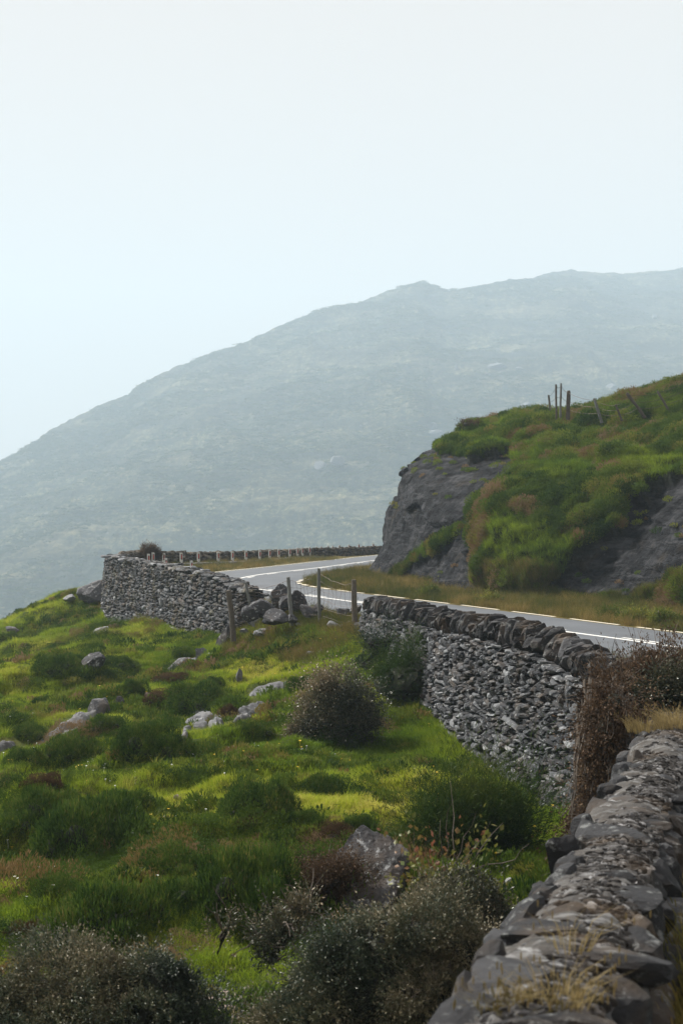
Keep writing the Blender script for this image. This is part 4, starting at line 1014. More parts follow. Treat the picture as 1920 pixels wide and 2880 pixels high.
# ================= grass, heather, bushes =================
def blades(n, h, spread, width, lean, seed, droop=.5, seedhead=False):
    """a tuft: every blade bends over in two joints"""
    r = np.random.default_rng(seed)
    ang = r.uniform(0, 2*math.pi, n); rad = spread*np.sqrt(r.random(n)); H = h*r.uniform(.55, 1.15, n)
    bx, by = rad*np.cos(ang), rad*np.sin(ang)
    la = ang+r.normal(size=n)*.6; ll = lean*r.uniform(.3, 1.3, n)*H
    dx, dy = np.cos(la), np.sin(la); wx, wy = -dy, dx
    fa = r.uniform(0, math.pi, n); wx, wy = np.cos(fa), np.sin(fa)
    w = width*r.uniform(.7, 1.3, n)
    V = np.zeros((n, 5, 3))
    m_ = .55
    V[:, 0] = np.stack([bx-wx*w, by-wy*w, np.zeros(n)-.03], 1); V[:, 1] = np.stack([bx+wx*w, by+wy*w, np.zeros(n)-.03], 1)
    mx_, my_ = bx+dx*ll*.35, by+dy*ll*.35
    V[:, 2] = np.stack([mx_-wx*w*.8, my_-wy*w*.8, H*m_], 1); V[:, 3] = np.stack([mx_+wx*w*.8, my_+wy*w*.8, H*m_], 1)
    V[:, 4] = np.stack([bx+dx*ll, by+dy*ll, H*(1-droop*.3*lean)], 1)
    b = np.arange(n)[:, None]*5
    F = np.concatenate([b+np.array([[0, 1, 3]]), b+np.array([[0, 3, 2]]), b+np.array([[2, 3, 4]])])
    V = V.reshape(-1, 3)
    if seedhead:
        sv, sf = ICO[1]; k = max(1, n//4)
        VV, FF = [V], [F]; c = len(V)
        for q in range(k):
            t = V.reshape(n, 5, 3)[q, 4]
            VV.append(sv*np.array([.003, .003, .016])+t); FF.append(sf+c); c += len(sv)
        V, F = np.concatenate(VV), np.concatenate(FF)
    return V, F
GR = [(.0, (.10, .15, .014)), (.45, (.23, .305, .024)), (.8, (.38, .42, .04)), (1, (.50, .44, .11))]
GR2 = [(.0, (.045, .085, .010)), (.5, (.12, .20, .016)), (1, (.24, .28, .03))]
GRASS = leaf_mat('pasture_grass', GR, True, .45, .6, patch=GR2, gloss=False, pscale=.28)
DRYG = leaf_mat('dry_grass', [(0, (.075, .085, .018)), (.4, (.15, .125, .035)), (.75, (.26, .19, .065)), (1, (.34, .26, .10))], True, .4, .6, patch=[(0, (.04, .065, .014)), (.6, (.10, .11, .022)), (1, (.20, .16, .05))], gloss=False, pscale=.5)
LUSH = leaf_mat('lush_grass', [(0, (.030, .070, .012)), (.5, (.065, .12, .016)), (1, (.15, .19, .028))], True, .4, .5, gloss=False)
G_SHORT = variants('grass_tuft', [mesh('grass_tuft', *blades(26, .085, .11, .0032, .7, 10+k), GRASS) for k in range(6)])
G_LONG = variants('long_grass_tuft', [mesh('long_grass_tuft', *blades(30, .22, .10, .0032, .75, 30+k), GRASS) for k in range(5)])
G_DRY = variants('dry_grass_tuft', [mesh('dry_grass_tuft', *blades(28, .27, .11, .0032, .6, 50+k, seedhead=True), DRYG) for k in range(5)])
G_LUSH = variants('lush_grass_tuft', [mesh('lush_grass_tuft', *blades(34, .28, .12, .0040, .85, 70+k), LUSH) for k in range(5)])

def field_points(n, dmin, dmax, marg=.33, side=-1, sdmin=.28):
    r = rng
    # uniform over the wedge in view (with a margin for a step to the side)
    d = np.sqrt(r.uniform(dmin**2, dmax**2, n)); x = r.uniform(-1, 1, n)*(marg*d+1.2)
    P = np.stack([x, d], 1); ok = np.ones(n, bool)
    for cx, cy, cr_ in OUTC: ok &= ((P[:, 0]-cx)**2+(P[:, 1]-cy)**2) > cr_*cr_
    P = P[ok]; sd = signed(P, LFINE)
    return P, sd
def clear(P, ex):
    ok = np.ones(len(P), bool)
    for cx, cy, cr_ in OUTC: ok &= ((P[:, 0]-cx)**2+(P[:, 1]-cy)**2) > (cr_+ex)**2
    return P[ok]
MOUNDS = []
def mound_mask(P):
    m = np.zeros(len(P))
    for (cx, cy, rx, ry) in MOUNDS: m = np.maximum(m, 1-((P[:, 0]-cx)/rx)**2-((P[:, 1]-cy)/ry)**2)
    return m
def zs_of(P):
    # read the height off the built sheet: bilinear in its grid
    i = np.clip(np.searchsorted(xs, P[:, 0])-1, 0, len(xs)-2); j = np.clip(np.searchsorted(ys, P[:, 1])-1, 0, len(ys)-2)
    fx = (P[:, 0]-xs[i])/(xs[i+1]-xs[i]); fy = (P[:, 1]-ys[j])/(ys[j+1]-ys[j]); Z = gz.reshape(len(xs), len(ys))
    return Z[i, j]*(1-fx)*(1-fy)+Z[i+1, j]*fx*(1-fy)+Z[i, j+1]*(1-fx)*fy+Z[i+1, j+1]*fx*fy
def grass_layer(name, label, coll, nv, P, size, tint, lean=.12):
    n = len(P); z = zs_of(P)
    rot = np.stack([rng.normal(size=n)*lean, rng.normal(size=n)*lean, rng.uniform(0, 6.28, n)], 1)
    sc = size*rng.uniform(.7, 1.3, n); scl = np.stack([sc, sc, sc*rng.uniform(.75, 1.3, n)], 1)
    return scatter(name, np.stack([P[:, 0], P[:, 1], z-.01], 1), rot, scl, np.clip(tint, 0, 1), coll, nv, label, 'grass')
# sizes grow with distance so that the sward stays closed
for nm, n, d0_, d1_, sz in (('pasture_grass', 80000, 7, 22, .78), ('pasture_grass', 150000, 22, 45, 1.1), ('pasture_grass', 110000, 45, 86, 1.7)):
    P, sd_ = field_points(n, d0_, d1_)
    P = P[sd_ < -.42]
    t = .53+.38*fbm(P[:, 0]*.5, P[:, 1]*.5, 0, 101, 3)+rng.normal(size=len(P))*.13
    size = sz*(.75+.5*sstep(-.2, .5, fbm(P[:, 0]*.35, P[:, 1]*.7, 0, 131, 3)))
    grass_layer(nm, 'short bright pasture grass on the slope', G_SHORT, 6, P, size, t)
P, sd_ = field_points(60000, 8, 75); k = (sd_ < -.42) & (fbm(P[:, 0]*.35, P[:, 1]*.8, 0, 111, 3) > .26); P = P[k]
grass_layer('long_grass', 'longer tufted grass in the hollows of the slope', G_LONG, 5, P, .7+.25*(P[:, 1] > 30), .5+rng.normal(size=len(P))*.2, .25)
P, sd_ = field_points(30000, 9, 75); k = (sd_ < -.42) & (fbm(P[:, 0]*.3+9, P[:, 1]*.6, 0, 121, 3) > .38); P = P[k]
grass_layer('dry_field_grass', 'straw coloured dry grass streaks on the slope', G_DRY, 5, P, np.full(len(P), .62), .35+rng.normal(size=len(P))*.18, .3)
# verges of the road
P, sd_ = field_points(150000, 24, 100, .36); rd_v = signed(P, ROADFINE)
wr_ = np.where((P[:, 1] > 60) & (P[:, 1] < 95), np.where(rd_v > 0, 3.45, 4.0), 3.15)
k = (sd_ > .35) & (np.abs(rd_v) > wr_) & (np.abs(rd_v) < 11); P = P[k]; rdk = rd_v[k]
k = rng.random(len(P)) < np.where(rdk > 0, 1, np.where(P[:, 1] > 62, .35, .8)); P = P[k]
P = P[(P[:, 1] > 24)]
grass_layer('verge_grass', 'golden and green rough grass along the road verges', G_DRY, 5, P, 1.0*(.6+.7*rng.random(len(P))), .46+.3*fbm(P[:, 0]*.4, P[:, 1]*.4, 0, 141, 3)+rng.normal(size=len(P))*.2, .2)
# near right corner, road side of the near wall; and a line at the wall foot
P, sd_ = field_points(26000, 2.5, 14, .5); k = (sd_ > .42) & (sd_ < 3.0); P = P[k]
grass_layer('verge_grass', 'tall golden grass on the road side of the near wall', G_DRY, 5, P, np.full(len(P), .95), .5+rng.normal(size=len(P))*.22, .25)
P, sd_ = field_points(90000, 9, 68, .33); k = (sd_ < -.30) & (sd_ > -1.0); P = P[k]
grass_layer('wall_foot_grass', 'lush grass along the foot of the stone walls', G_LONG, 5, P, np.full(len(P), .8), .4+rng.normal(size=len(P))*.2, .2)
# grass of the wall gap
P, sd_ = field_points(60000, 37, 48, .33); k = (np.abs(sd_) < 2.0) & (P[:, 0] < .9) & (P[:, 0] > -3.6); P = P[k]
grass_layer('gap_grass', 'dry grass between the tumbled stones of the wall gap', G_DRY, 5, P, np.full(len(P), .8), .4+rng.normal(size=len(P))*.2, .2)

# ---- tiny flowers ----
def flower(col, name, r_=.014):
    m, nt, nd, lk, bs = M(name); bs.inputs['Base Color'].default_value = (*col, 1); bs.inputs['Roughness'].default_value = .6
    a = Acc()
    V, F = tube(np.array([[0, 0, 0], [.01, 0, .05], [.012, .004, .10]]), .0015, 3); a.add(V, F)
    for k in range(6):
        an = k*math.pi/3; c, s_ = math.cos(an), math.sin(an)
        a.add(np.array([[.012, .004, .10], [.012+r_*c-.006*s_, .004+r_*s_+.006*c, .106], [.012+1.3*r_*c, .004+1.3*r_*s_, .108], [.012+r_*c+.006*s_, .004+r_*s_-.006*c, .106]]), np.array([[0, 1, 2, 3]]))
    V, F, A = a.get(); return variants(name, [mesh(name, V, F, m)])
YF = flower((.75, .50, .02), 'yellow_flower'); WF = flower((.62, .64, .60), 'white_flower', .010)
P, sd_ = field_points(2600, 14, 45); k = (sd_ < -.5) & (fbm(P[:, 0]*.25, P[:, 1]*.3, 0, 151, 2) > .0); P = P[k]
grass_layer('yellow_flowers', 'scattered yellow flowers in the pasture', YF, 1, P, np.full(len(P), 1.1), np.zeros(len(P)), .2)
P, sd_ = field_points(1600, 14, 34); k = (sd_ < -.5) & (fbm(P[:, 0]*.25+4, P[:, 1]*.3, 0, 161, 2) > .1); P = P[k]
grass_layer('white_flowers', 'scattered tiny white flowers in the pasture', WF, 1, P, np.full(len(P), 1.1), np.zeros(len(P)), .2)

# ---- leaf helper ----
def leaves(P, D, size, r, aspect=.42, cup=.2):
    """rhombic leaves at P pointing along D"""
    n = len(P); D = D/(np.linalg.norm(D, axis=1)[:, None]+1e-9)
    q = r.normal(size=(n, 3)); A = np.cross(D, q); A /= np.linalg.norm(A, axis=1)[:, None]+1e-9
    L = (size*r.uniform(.6, 1.3, n))[:, None]
    Nn_ = np.cross(A, D)
    V = np.stack([P, P+D*L*.5-A*L*aspect*.5+Nn_*L*cup*.3, P+D*L, P+D*L*.5+A*L*aspect*.5+Nn_*L*cup*.3], 1).reshape(-1, 3)
    b = np.arange(n)[:, None]*4
    return V, np.concatenate([b+np.array([[0, 1, 2]]), b+np.array([[0, 2, 3]])])
def shell_points(ells, n, r, depth=.2, zmin=None):
    """points in the outer skin of a union of ellipsoids (c, radii)"""
    C = np.array([e[0] for e in ells], float); Rr = np.array([e[1] for e in ells], float)
    ar = (Rr[:, 0]*Rr[:, 1]+Rr[:, 0]*Rr[:, 2]+Rr[:, 1]*Rr[:, 2]); pick = r.choice(len(ells), n, p=ar/ar.sum())
    d = r.normal(size=(n, 3)); d /= np.linalg.norm(d, axis=1)[:, None]
    k = 1-depth*r.random(n)**1.5
    P = C[pick]+d*Rr[pick]*k[:, None]
    nrm = d/Rr[pick]; nrm /= np.linalg.norm(nrm, axis=1)[:, None]
    ok = np.ones(n, bool)
    for c, rr_ in zip(C, Rr): ok &= (((P-c)/rr_)**2).sum(1) > (1-depth)**2*.92
    if zmin is not None: ok &= P[:, 2] > zmin
    return P[ok], nrm[ok]
def cores(ells, k=.8, seed=0):
    a = Acc(); V0, F0 = ICO[3]
    for i, (c, rr_) in enumerate(ells):
        V = V0*(1+.12*fbm(V0[:, 0]*2+i, V0[:, 1]*2, V0[:, 2]*2, seed, 3))[:, None]*np.asarray(rr_)*k+np.asarray(c)
        a.add(V, F0)
    V, F, A = a.get(); return V, F
COREM, nt, nd, lk, bs = M('dark_foliage_core'); lk.new(ramp(nt, noise(nt, 9, 5), [(.35, (.008, .011, .006)), (.65, (.020, .022, .012))]), bs.inputs['Base Color']); bs.inputs['Roughness'].default_value = .95  # dark colour of the solid cores, stands in for shade inside foliage
TWIG, nt, nd, lk, bs = M('bare_twig'); lk.new(ramp(nt, noise(nt, 9, 5), [(.35, (.05, .04, .032)), (.65, (.13, .105, .085))]), bs.inputs['Base Color']); bs.inputs['Roughness'].default_value = .85
HEATH = leaf_mat('heather_foliage', [(0, (.020, .045, .010)), (.4, (.050, .095, .016)), (.75, (.10, .15, .025)), (1, (.20, .17, .05))], False, .25, .6, gloss=False)
HEATHB = leaf_mat('brown_heather_foliage', [(0, (.035, .022, .012)), (.5, (.085, .052, .028)), (1, (.16, .11, .06))], False, .25, .7, gloss=False)
# ---- heather cushions: three moulds, each a spreading low cushion ----
def cushion(seed, mat, n=15000):
    r = np.random.default_rng(seed)
    ells = [((0, 0, -.12), (1, .8, .58))]
    for k in range(11):
        a_ = r.uniform(0, 6.28); q = r.uniform(.25, 1.05); s_ = r.uniform(.18, .42)
        ells.append(((q*math.cos(a_), q*.8*math.sin(a_), r.uniform(-.02, .28)*(1.2-q)), (s_*1.2, s_, s_*.75)))
    P, nr = shell_points(ells, n*3, r, .34, -.12)
    P = P[:n]; nr = nr[:n]
    P = P*(1+.10*fbm(P[:, 0]*3, P[:, 1]*3, P[:, 2]*3, seed, 3))[:, None]
    D = nr*1.0+np.array([0, 0, .45])+r.normal(size=P.shape)*.55
    V, F = leaves(P, D, np.full(len(P), .064), r, .26)
    t = np.clip(.45+.3*fbm(P[:, 0]*3, P[:, 1]*3, P[:, 2]*3, seed+5, 3)+r.normal(size=len(P))*.18, 0, 1)
    me1 = mesh('foliage', V, F, mat, False, {'tint': np.repeat(t, 4)})
    V, F = cores(ells, .38, seed); me2 = mesh('stems', V, F, COREM, True)  # solid dark lumps that close the cushion and paint its inner shade
    return me1, me2
CUSH = [cushion(200+k, HEATH) for k in range(4)]
CUSHB = [cushion(240+k, HEATHB, 12000) for k in range(2)]
protos = {}; LUSHPTS = []
def heather(label, u, v, w, h, brown=False, dsc=.8, seed=0, rise=0.0):
    p = hit(u, v, 'G')
    if p is None: return
    k = p[1]/FPX; W = w*k/2; H = h*k
    W = max(W, .1)
    key = ('b' if brown else 'g', seed % (2 if brown else 4))
    loc = (float(p[0]), float(p[1]+W*dsc*.6), float(drop(p[0], p[1]+W*dsc*.6)-.03))
    sc = (W*1.0, W*dsc*1.1, max(H*1.08, .12)/.62); LUSHPTS.append((loc[0], loc[1], W, W*dsc, bool(brown)))
    if key not in protos:
        root = thing('brown_heather' if brown else 'heather_bush', label, 'heather', loc, 'heather and gorse cushions on the slope', seed*1.3)
        root.rotation_euler[2] = .5*math.sin(seed*1.9); root.scale = sc
        m1, m2 = (CUSHB if brown else CUSH)[key[1]]
        link('foliage', m1, root); link('stems', m2, root); protos[key] = root  # second part is the dark filling of the cushion, no modelled stalks
    else:
        dup(protos[key], loc, .5*math.sin(seed*1.9), sc, label)
HL = [(408, 2150, 210, 118, 0, 'round dark green cushion left of the narrow slab, mid slope'), (196, 2158, 160, 92, 0, 'green cushion with a brown right shoulder near the left slab'), (232, 2112, 74, 56, 1, 'small brown topped cushion just right of the left slab'),
 (110, 2330, 240, 140, 0, 'wide dark heather mass against the left edge, middle height'), (235, 2412, 360, 200, 0, 'very large dark heather mound in the lower left pasture'), (570, 2145, 230, 74, 0, 'low long cushion under the twin slabs'),
 (715, 2318, 240, 125, 0, 'dark mound left of the open green hollow'), (728, 2330, 130, 52, 1, 'brown heather patch crowning the dark mound'), (850, 2330, 110, 54, 0, 'small dark cushion right of the brown heather patch'),
 (475, 2480, 230, 110, 0, 'dark cushion below the large left mound'), (600, 2462, 112, 76, 0, 'small cushion between the two dark lower mounds'), (300, 2680, 400, 210, 0, 'large soft green mound above the lower left shrub'),
 (690, 2640, 340, 240, 0, 'deep green mound filling the hollow left of the big dark boulder'), (905, 2245, 125, 85, 0, 'green cushion under the dark windswept bush'), (560, 2012, 200, 88, 0, 'dark streak of heather above the layered slabs'),
 (372, 1965, 88, 60, 0, 'small dark cushion beside the white stone'), (55, 2655, 120, 76, 1, 'brown heather clump at the left edge above the lower shrub'), (40, 2480, 120, 70, 0, 'cushion at the left edge above the brown clump'),
 (160, 1912, 170, 66, 0, 'dark heather strip left of the mossy slab'), (228, 1885, 90, 44, 0, 'dark heather behind the mossy slab'), (455, 1988, 120, 48, 1, 'brown heather patch by the long low outcrop'),
 (640, 2024, 60, 52, 1, 'brown turf cap behind the broad layered slab'), (775, 2410, 150, 70, 0, 'low cushion above the big dark boulder, left side'), (930, 2392, 180, 66, 1, 'brownish heather fringe above the big dark boulder'),
 (1000, 2360, 120, 60, 0, 'green tuft mound left of the pale flat rock'), (75, 2080, 110, 50, 0, 'cushion left of the long pale slab'), (60, 2150, 140, 60, 0, 'low cushion below the slab at the left edge'), (330, 2300, 190, 80, 0, 'cushion on the shoulder right of the large left mound'),
 (545, 2560, 200, 100, 0, 'dark cushion in the middle of the lower slope'), (160, 2540, 200, 80, 0, 'low heather strip above the large soft mound'), (1210, 2300, 60, 40, 0, 'small dark tuft at the left flank of the grass mound'), (640, 2240, 60, 30, 0, 'tiny cushion at the top of the dark mound'),
 (320, 1880, 120, 34, 0, 'thin heather streak below the tall wall foot'), (520, 1850, 90, 30, 0, 'low green hummock under the tall wall middle'), (850, 1950, 90, 50, 0, 'dark tuft at the end of the flat grey ledge'), (600, 1930, 60, 34, 0, 'small cushion right of the thin standing stones'),
 (890, 2480, 150, 90, 0, 'heather hump pressed against the left of the big dark boulder'), (420, 2400, 150, 70, 0, 'low cushion bridging the large mound and the dark one'), (110, 2230, 120, 50, 1, 'rusty heather tips on the left edge mass'), (290, 2070, 120, 54, 0, 'green cushion covering the foot of the long pale slab'),
 (130, 2000, 110, 44, 0, 'heather cushion above the long pale slab'), (700, 2080, 130, 50, 0, 'low green hummock below the rounded grey outcrop'), (480, 1920, 100, 30, 1, 'thin brown heather line above the long low outcrop')]
for k, (u, v, w, h, b, lab) in enumerate(HL):
    heather(lab, u, v, w, h, bool(b), .75+.2*math.sin(k*2.3), k)
LP_ = []
for cx, cy, rx, ry, br in LUSHPTS:
    n = int(90*rx*ry*6)+20; a_ = rng.uniform(0, 6.28, n); q = .75+.7*rng.random(n)
    LP_.append(np.stack([cx+rx*q*np.cos(a_), cy+ry*q*np.sin(a_)], 1))
LP_ = np.concatenate(LP_); LP_ = clear(LP_[signed(LP_, LFINE) < -.4], .1)
grass_layer('cushion_edge_grass', 'dark rank grass growing round the heather cushions', G_LUSH, 5, LP_, .24+.30*rng.random(len(LP_)), .35+.3*fbm(LP_[:, 0]*.6, LP_[:, 1]*.6, 0, 301, 3)+rng.normal(size=len(LP_))*.2, .3)
# heather between them as ground cover: small sprigs
def sprig(seed, mat):
    r = np.random.default_rng(seed)
    P, nr = shell_points([((0, 0, 0), (.16, .16, .12))], 260, r, .5, -.02)
    V, F = leaves(P, nr*.5+np.array([0, 0, 1.0])+r.normal(size=P.shape)*.4, np.full(len(P), .058), r, .3)
    return mesh('heather_sprig', V, F, mat)
HI = leaf_mat('heather_sprig_leaf', [(0, (.028, .060, .010)), (.35, (.085, .135, .018)), (.6, (.16, .20, .028)), (.78, (.20, .19, .04)), (.9, (.18, .115, .05)), (1, (.23, .16, .09))], True, .25, .65, gloss=False)
SPR = variants('heather_sprig', [sprig(k, HI) for k in range(5)])
P, sd_ = field_points(60000, 10, 80); f = fbm(P[:, 0]*.3, P[:, 1]*.75, 0, 171, 4)
k = (sd_ < -.5) & (f > .25); P = P[k]
grass_layer('heather_cover', 'dark low heather creeping through the pasture', SPR, 5, P, 1.0*(1+.5*(P[:, 1] > 28)), .35+rng.normal(size=len(P))*.25+.3*(fbm(P[:, 0]*.4, P[:, 1]*.4, 0, 181, 2) > .4), .3)

# ---- overgrown bank: dense sprigs and grass on its turf ----
Bq = B; Nq = BN
cen = (Bq[:-1, :-1]+Bq[1:, 1:])/2; nn_ = Nq[:-1, :-1]
area = np.linalg.norm(np.cross(Bq[1:, :-1]-Bq[:-1, :-1], Bq[:-1, 1:]-Bq[:-1, :-1]), axis=2)
rkc = rk[:-1, :-1]; tvc = tv[:-1][None]; tuc = tu[:-1][:, None]
okv = (tvc < 7.3) & (tuc > 3.2) & (tuc < 11.6)
wgt = (area*(rkc < .35)*okv).ravel(); wgt[~np.isfinite(wgt)] = 0
print('veg area', wgt.sum())
def bank_pts(n, w_):
    i = rng.choice(len(w_), n, p=w_/w_.sum()); P = cen.reshape(-1, 3)[i]+rng.normal(size=(n, 3))*.04; return P, nn_.reshape(-1, 3)[i], i
def face_rot(Nv, up=.6):
    d = Nv*(1-up)+np.array([0, 0, up]); d /= np.linalg.norm(d, axis=1)[:, None]
    rx_ = -np.arcsin(np.clip(d[:, 1], -1, 1)); ry_ = np.arctan2(d[:, 0], d[:, 2])
    return np.stack([rx_, ry_, rng.uniform(0, 6.28, len(Nv))], 1)
def bank_cushion(seed):
    r = np.random.default_rng(seed)
    P, nr = shell_points([((0, 0, 0), (.42, .36, .30)), ((.2, .1, .08), (.22, .2, .2)), ((-.2, -.05, .06), (.24, .2, .18))], 1100, r, .4, -.1)
    P = P*(1+.2*fbm(P[:, 0]*6, P[:, 1]*6, P[:, 2]*6, seed, 2))[:, None]
    return mesh('bank_cushion', *leaves(P, nr*.7+np.array([0, 0, .7])+r.normal(size=P.shape)*.4, np.full(len(P), .07), r, .3), HI)
BCUF = [bank_cushion(k+80) for k in range(3)]
BCU = variants('bank_cushion', [bank_cushion(k+60) for k in range(4)])
P, Nv, i = bank_pts(9000, wgt*(rkw[:-1, :-1].ravel() < .5)*~((puc < 1340) & (pvc > 1450)).ravel()); n = len(P)
cb = .3*fbm(P[:, 0]*.45, P[:, 1]*.3, P[:, 2]*.6, 191, 4)+.6*fbm(P[:, 0]*1.5, P[:, 1]*.8, P[:, 2]*1.7, 192, 3)
gly = fbm(P[:, 0]*.3+P[:, 2]*.25, P[:, 1]*.2, P[:, 2]*.35, 195, 3)
t = np.where(cb > .34, .88, .20+.5*(cb+.25))+rng.normal(size=n)*.17; k = gly < .40
P, Nv, t = P[k], Nv[k], t[k]; n = len(P); sc = .55+1.1*rng.random(n)**1.6
rt = face_rot(Nv, .35); rt[:, 2] = 0
scatter('bank_heather', P-Nv*.02, rt, np.stack([sc, sc, sc], 1), np.clip(t, 0, 1), BCU, 4, 'rounded heather and gorse cushions crowding the bank', 'heather')
P, Nv, i = bank_pts(42000, wgt)
cb = .45*fbm(P[:, 0]*.45, P[:, 1]*.3, P[:, 2]*.6, 191, 4)+.6*fbm(P[:, 0]*1.5, P[:, 1]*.8, P[:, 2]*1.7, 192, 3)
gly = fbm(P[:, 0]*.3+P[:, 2]*.25, P[:, 1]*.2, P[:, 2]*.35, 195, 3)
t = .22+.42*(cb+.25)+rng.normal(size=len(P))*.2
t = np.where(cb > .36, .84+rng.normal(size=len(P))*.08, t)
k = gly < .28
P1, N1, t1 = P[k], Nv[k], t[k]; n = len(P1); sc = rng.uniform(.9, 2.0, n)
rt = face_rot(N1, .45); rt = np.stack([rt[:, 0], rt[:, 1], np.zeros(n)], 1)
scatter('bank_heather', P1-N1*.05, rt, np.stack([sc, sc, sc*rng.uniform(.8, 1.5, n)], 1), np.clip(t1, 0, 1), SPR, 5, 'dense green and rust heather cushions covering the bank', 'heather')
P2, N2 = P[~k], Nv[~k]; n = len(P2); sc = rng.uniform(1.0, 1.8, n)
rt = face_rot(N2, .75)
scatter('bank_grass', P2-N2*.03, rt, np.stack([sc, sc, sc], 1), np.clip(.16+rng.normal(size=n)*.2, 0, 1), G_LONG, 5, 'streaks of paler grass between the heather on the bank', 'grass')
# crest grass and dry fringe at the foot
cr_ = (area*okv*((tvc > 5.5) & (tvc < 7.0))*np.clip(1-rkc*1.4, 0, 1)).ravel()
P, Nv, i = bank_pts(9000, cr_); n = len(P)
k = (fbm(P[:, 0]*.25, P[:, 1]*.2, 0, 201, 2) > -.1); P, Nv = P[k], Nv[k]; n = len(P); sc = rng.uniform(.9, 1.5, n)
scatter('crest_grass', P-Nv*.03, face_rot(Nv, .9), np.stack([sc, sc, sc*1.1], 1), np.clip(.55+rng.normal(size=n)*.2, 0, 1), G_DRY, 5, 'golden grass along the crest of the bank', 'grass')
ft = (area*okv*(tvc < .8)*(rkc < .4)).ravel()
P, Nv, i = bank_pts(9000, ft); n = len(P); sc = rng.uniform(.8, 1.4, n)
scatter('bank_foot_grass', P, face_rot(Nv, .85), np.stack([sc, sc, sc], 1), np.clip(.35+rng.normal(size=n)*.22, 0, 1), G_DRY, 5, 'rough grass at the foot of the rock cutting', 'grass')
# ledges in the rock with a little growth
lg = (area*okv*(rkc > .6)*np.clip(Nq[:-1, :-1, 2]-.55, 0, 1)).ravel()
if lg.sum() > 0:
    P, Nv, i = bank_pts(150, lg); n = len(P); sc = rng.uniform(.8, 1.6, n)
    scatter('ledge_growth', P, face_rot(Nv, .8), np.stack([sc, sc, sc], 1), np.clip(.6+rng.normal(size=n)*.25, 0, 1), SPR, 5, 'small tufts of growth on the ledges of the rock face', 'heather')
# merging heather over the lower pasture
P, sd_ = field_points(16000, 9.5, 60); f = fbm(P[:, 0]*.34, P[:, 1]*.62, 0, 401, 3)
k = (sd_ < -.9) & (f > np.where((P[:, 1] < 25) & (P[:, 0] < 1.2), -.02, .33)) & (rng.random(len(P)) < .55); P = P[k]
P = P[(P[:, 0] < 1.3) | (P[:, 1] > 27) | (rng.random(len(P)) < .05)]
P = clear(P, .45)
tb = fbm(P[:, 0]*.7, P[:, 1]*.9, 0, 411, 3)
def low_cushion(seed):
    r = np.random.default_rng(seed)
    P, nr = shell_points([((0, 0, -.05), (.5, .44, .26)), ((.25, .1, .04), (.26, .24, .2)), ((-.22, -.12, .02), (.28, .24, .18)), ((0, .2, .05), (.2, .2, .2))], 4200, r, .4, -.1)
    P = P*(1+.25*fbm(P[:, 0]*5, P[:, 1]*5, P[:, 2]*5, seed, 2))[:, None]
    return mesh('low_cushion', *leaves(P, nr*.7+np.array([0, 0, .8])+r.normal(size=P.shape)*.45, np.full(len(P), .038), r, .25), HI)
LCU = variants('low_cushion', [low_cushion(k+90) for k in range(4)])
grass_layer('low_heather', 'merging low heather and gorse growth over the lower pasture', LCU, 4, P, .4+.8*rng.random(len(P))**2, np.where(tb > .42, .90, .12+.25*(tb+.3))+rng.normal(size=len(P))*.13, .25)
# far hill tussocks
hz = HV.reshape(len(hu), len(ht), 3)
uu = rng.uniform(-200, 2120, 60000); tt_ = rng.random(60000)**.8
ii = np.clip(np.searchsorted(hu, uu)-1, 0, len(hu)-2); jj = np.clip(np.searchsorted(ht, tt_)-1, 0, len(ht)-2)
fu = ((uu-hu[ii])/(hu[ii+1]-hu[ii]))[:, None]; fv = ((tt_-ht[jj])/(ht[jj+1]-ht[jj]))[:, None]
P = hz[ii, jj]*(1-fu)*(1-fv)+hz[ii+1, jj]*fu*(1-fv)+hz[ii, jj+1]*(1-fu)*fv+hz[ii+1, jj+1]*fu*fv
f = fbm(P[:, 0]*.02, P[:, 1]*.02, 0, 211, 4); k = (f+rng.normal(size=len(P))*.25 > .05) & (tt_ < .985); P = P[k]; n = len(P)
HILLM = leaf_mat('hill_tussock_leaf', [(0, (.020, .034, .013)), (.5, (.05, .07, .022)), (1, (.12, .12, .05))], True, .3, .7, gloss=False)
HT_ = variants('hill_tussock', [mesh('hill_tussock', *leaves(*(lambda r, q: (q[0], q[1]*.6+np.array([0, 0, 1.])+r.normal(size=q[0].shape)*.3))(np.random.default_rng(k+7), shell_points([((0, 0, 0), (1.0, .8, .42))], 90, np.random.default_rng(k), .4, -.1)), np.full(400, .4)[:len(shell_points([((0, 0, 0), (1.0, .8, .42))], 90, np.random.default_rng(k), .4, -.1)[0])], np.random.default_rng(k+3), .35), HILLM) for k in range(3)])
sc = rng.uniform(.5, 1.5, n)*(.6+P[:, 1]/700)
scatter('hill_tussocks', P, np.stack([np.zeros(n), np.zeros(n), rng.uniform(0, 6.28, n)], 1), np.stack([sc*1.4, sc, sc*.8], 1), np.clip(.4+rng.normal(size=n)*.3, 0, 1), HT_, 3, 'coarse tussocks spread over the hazy hill', 'tussock')
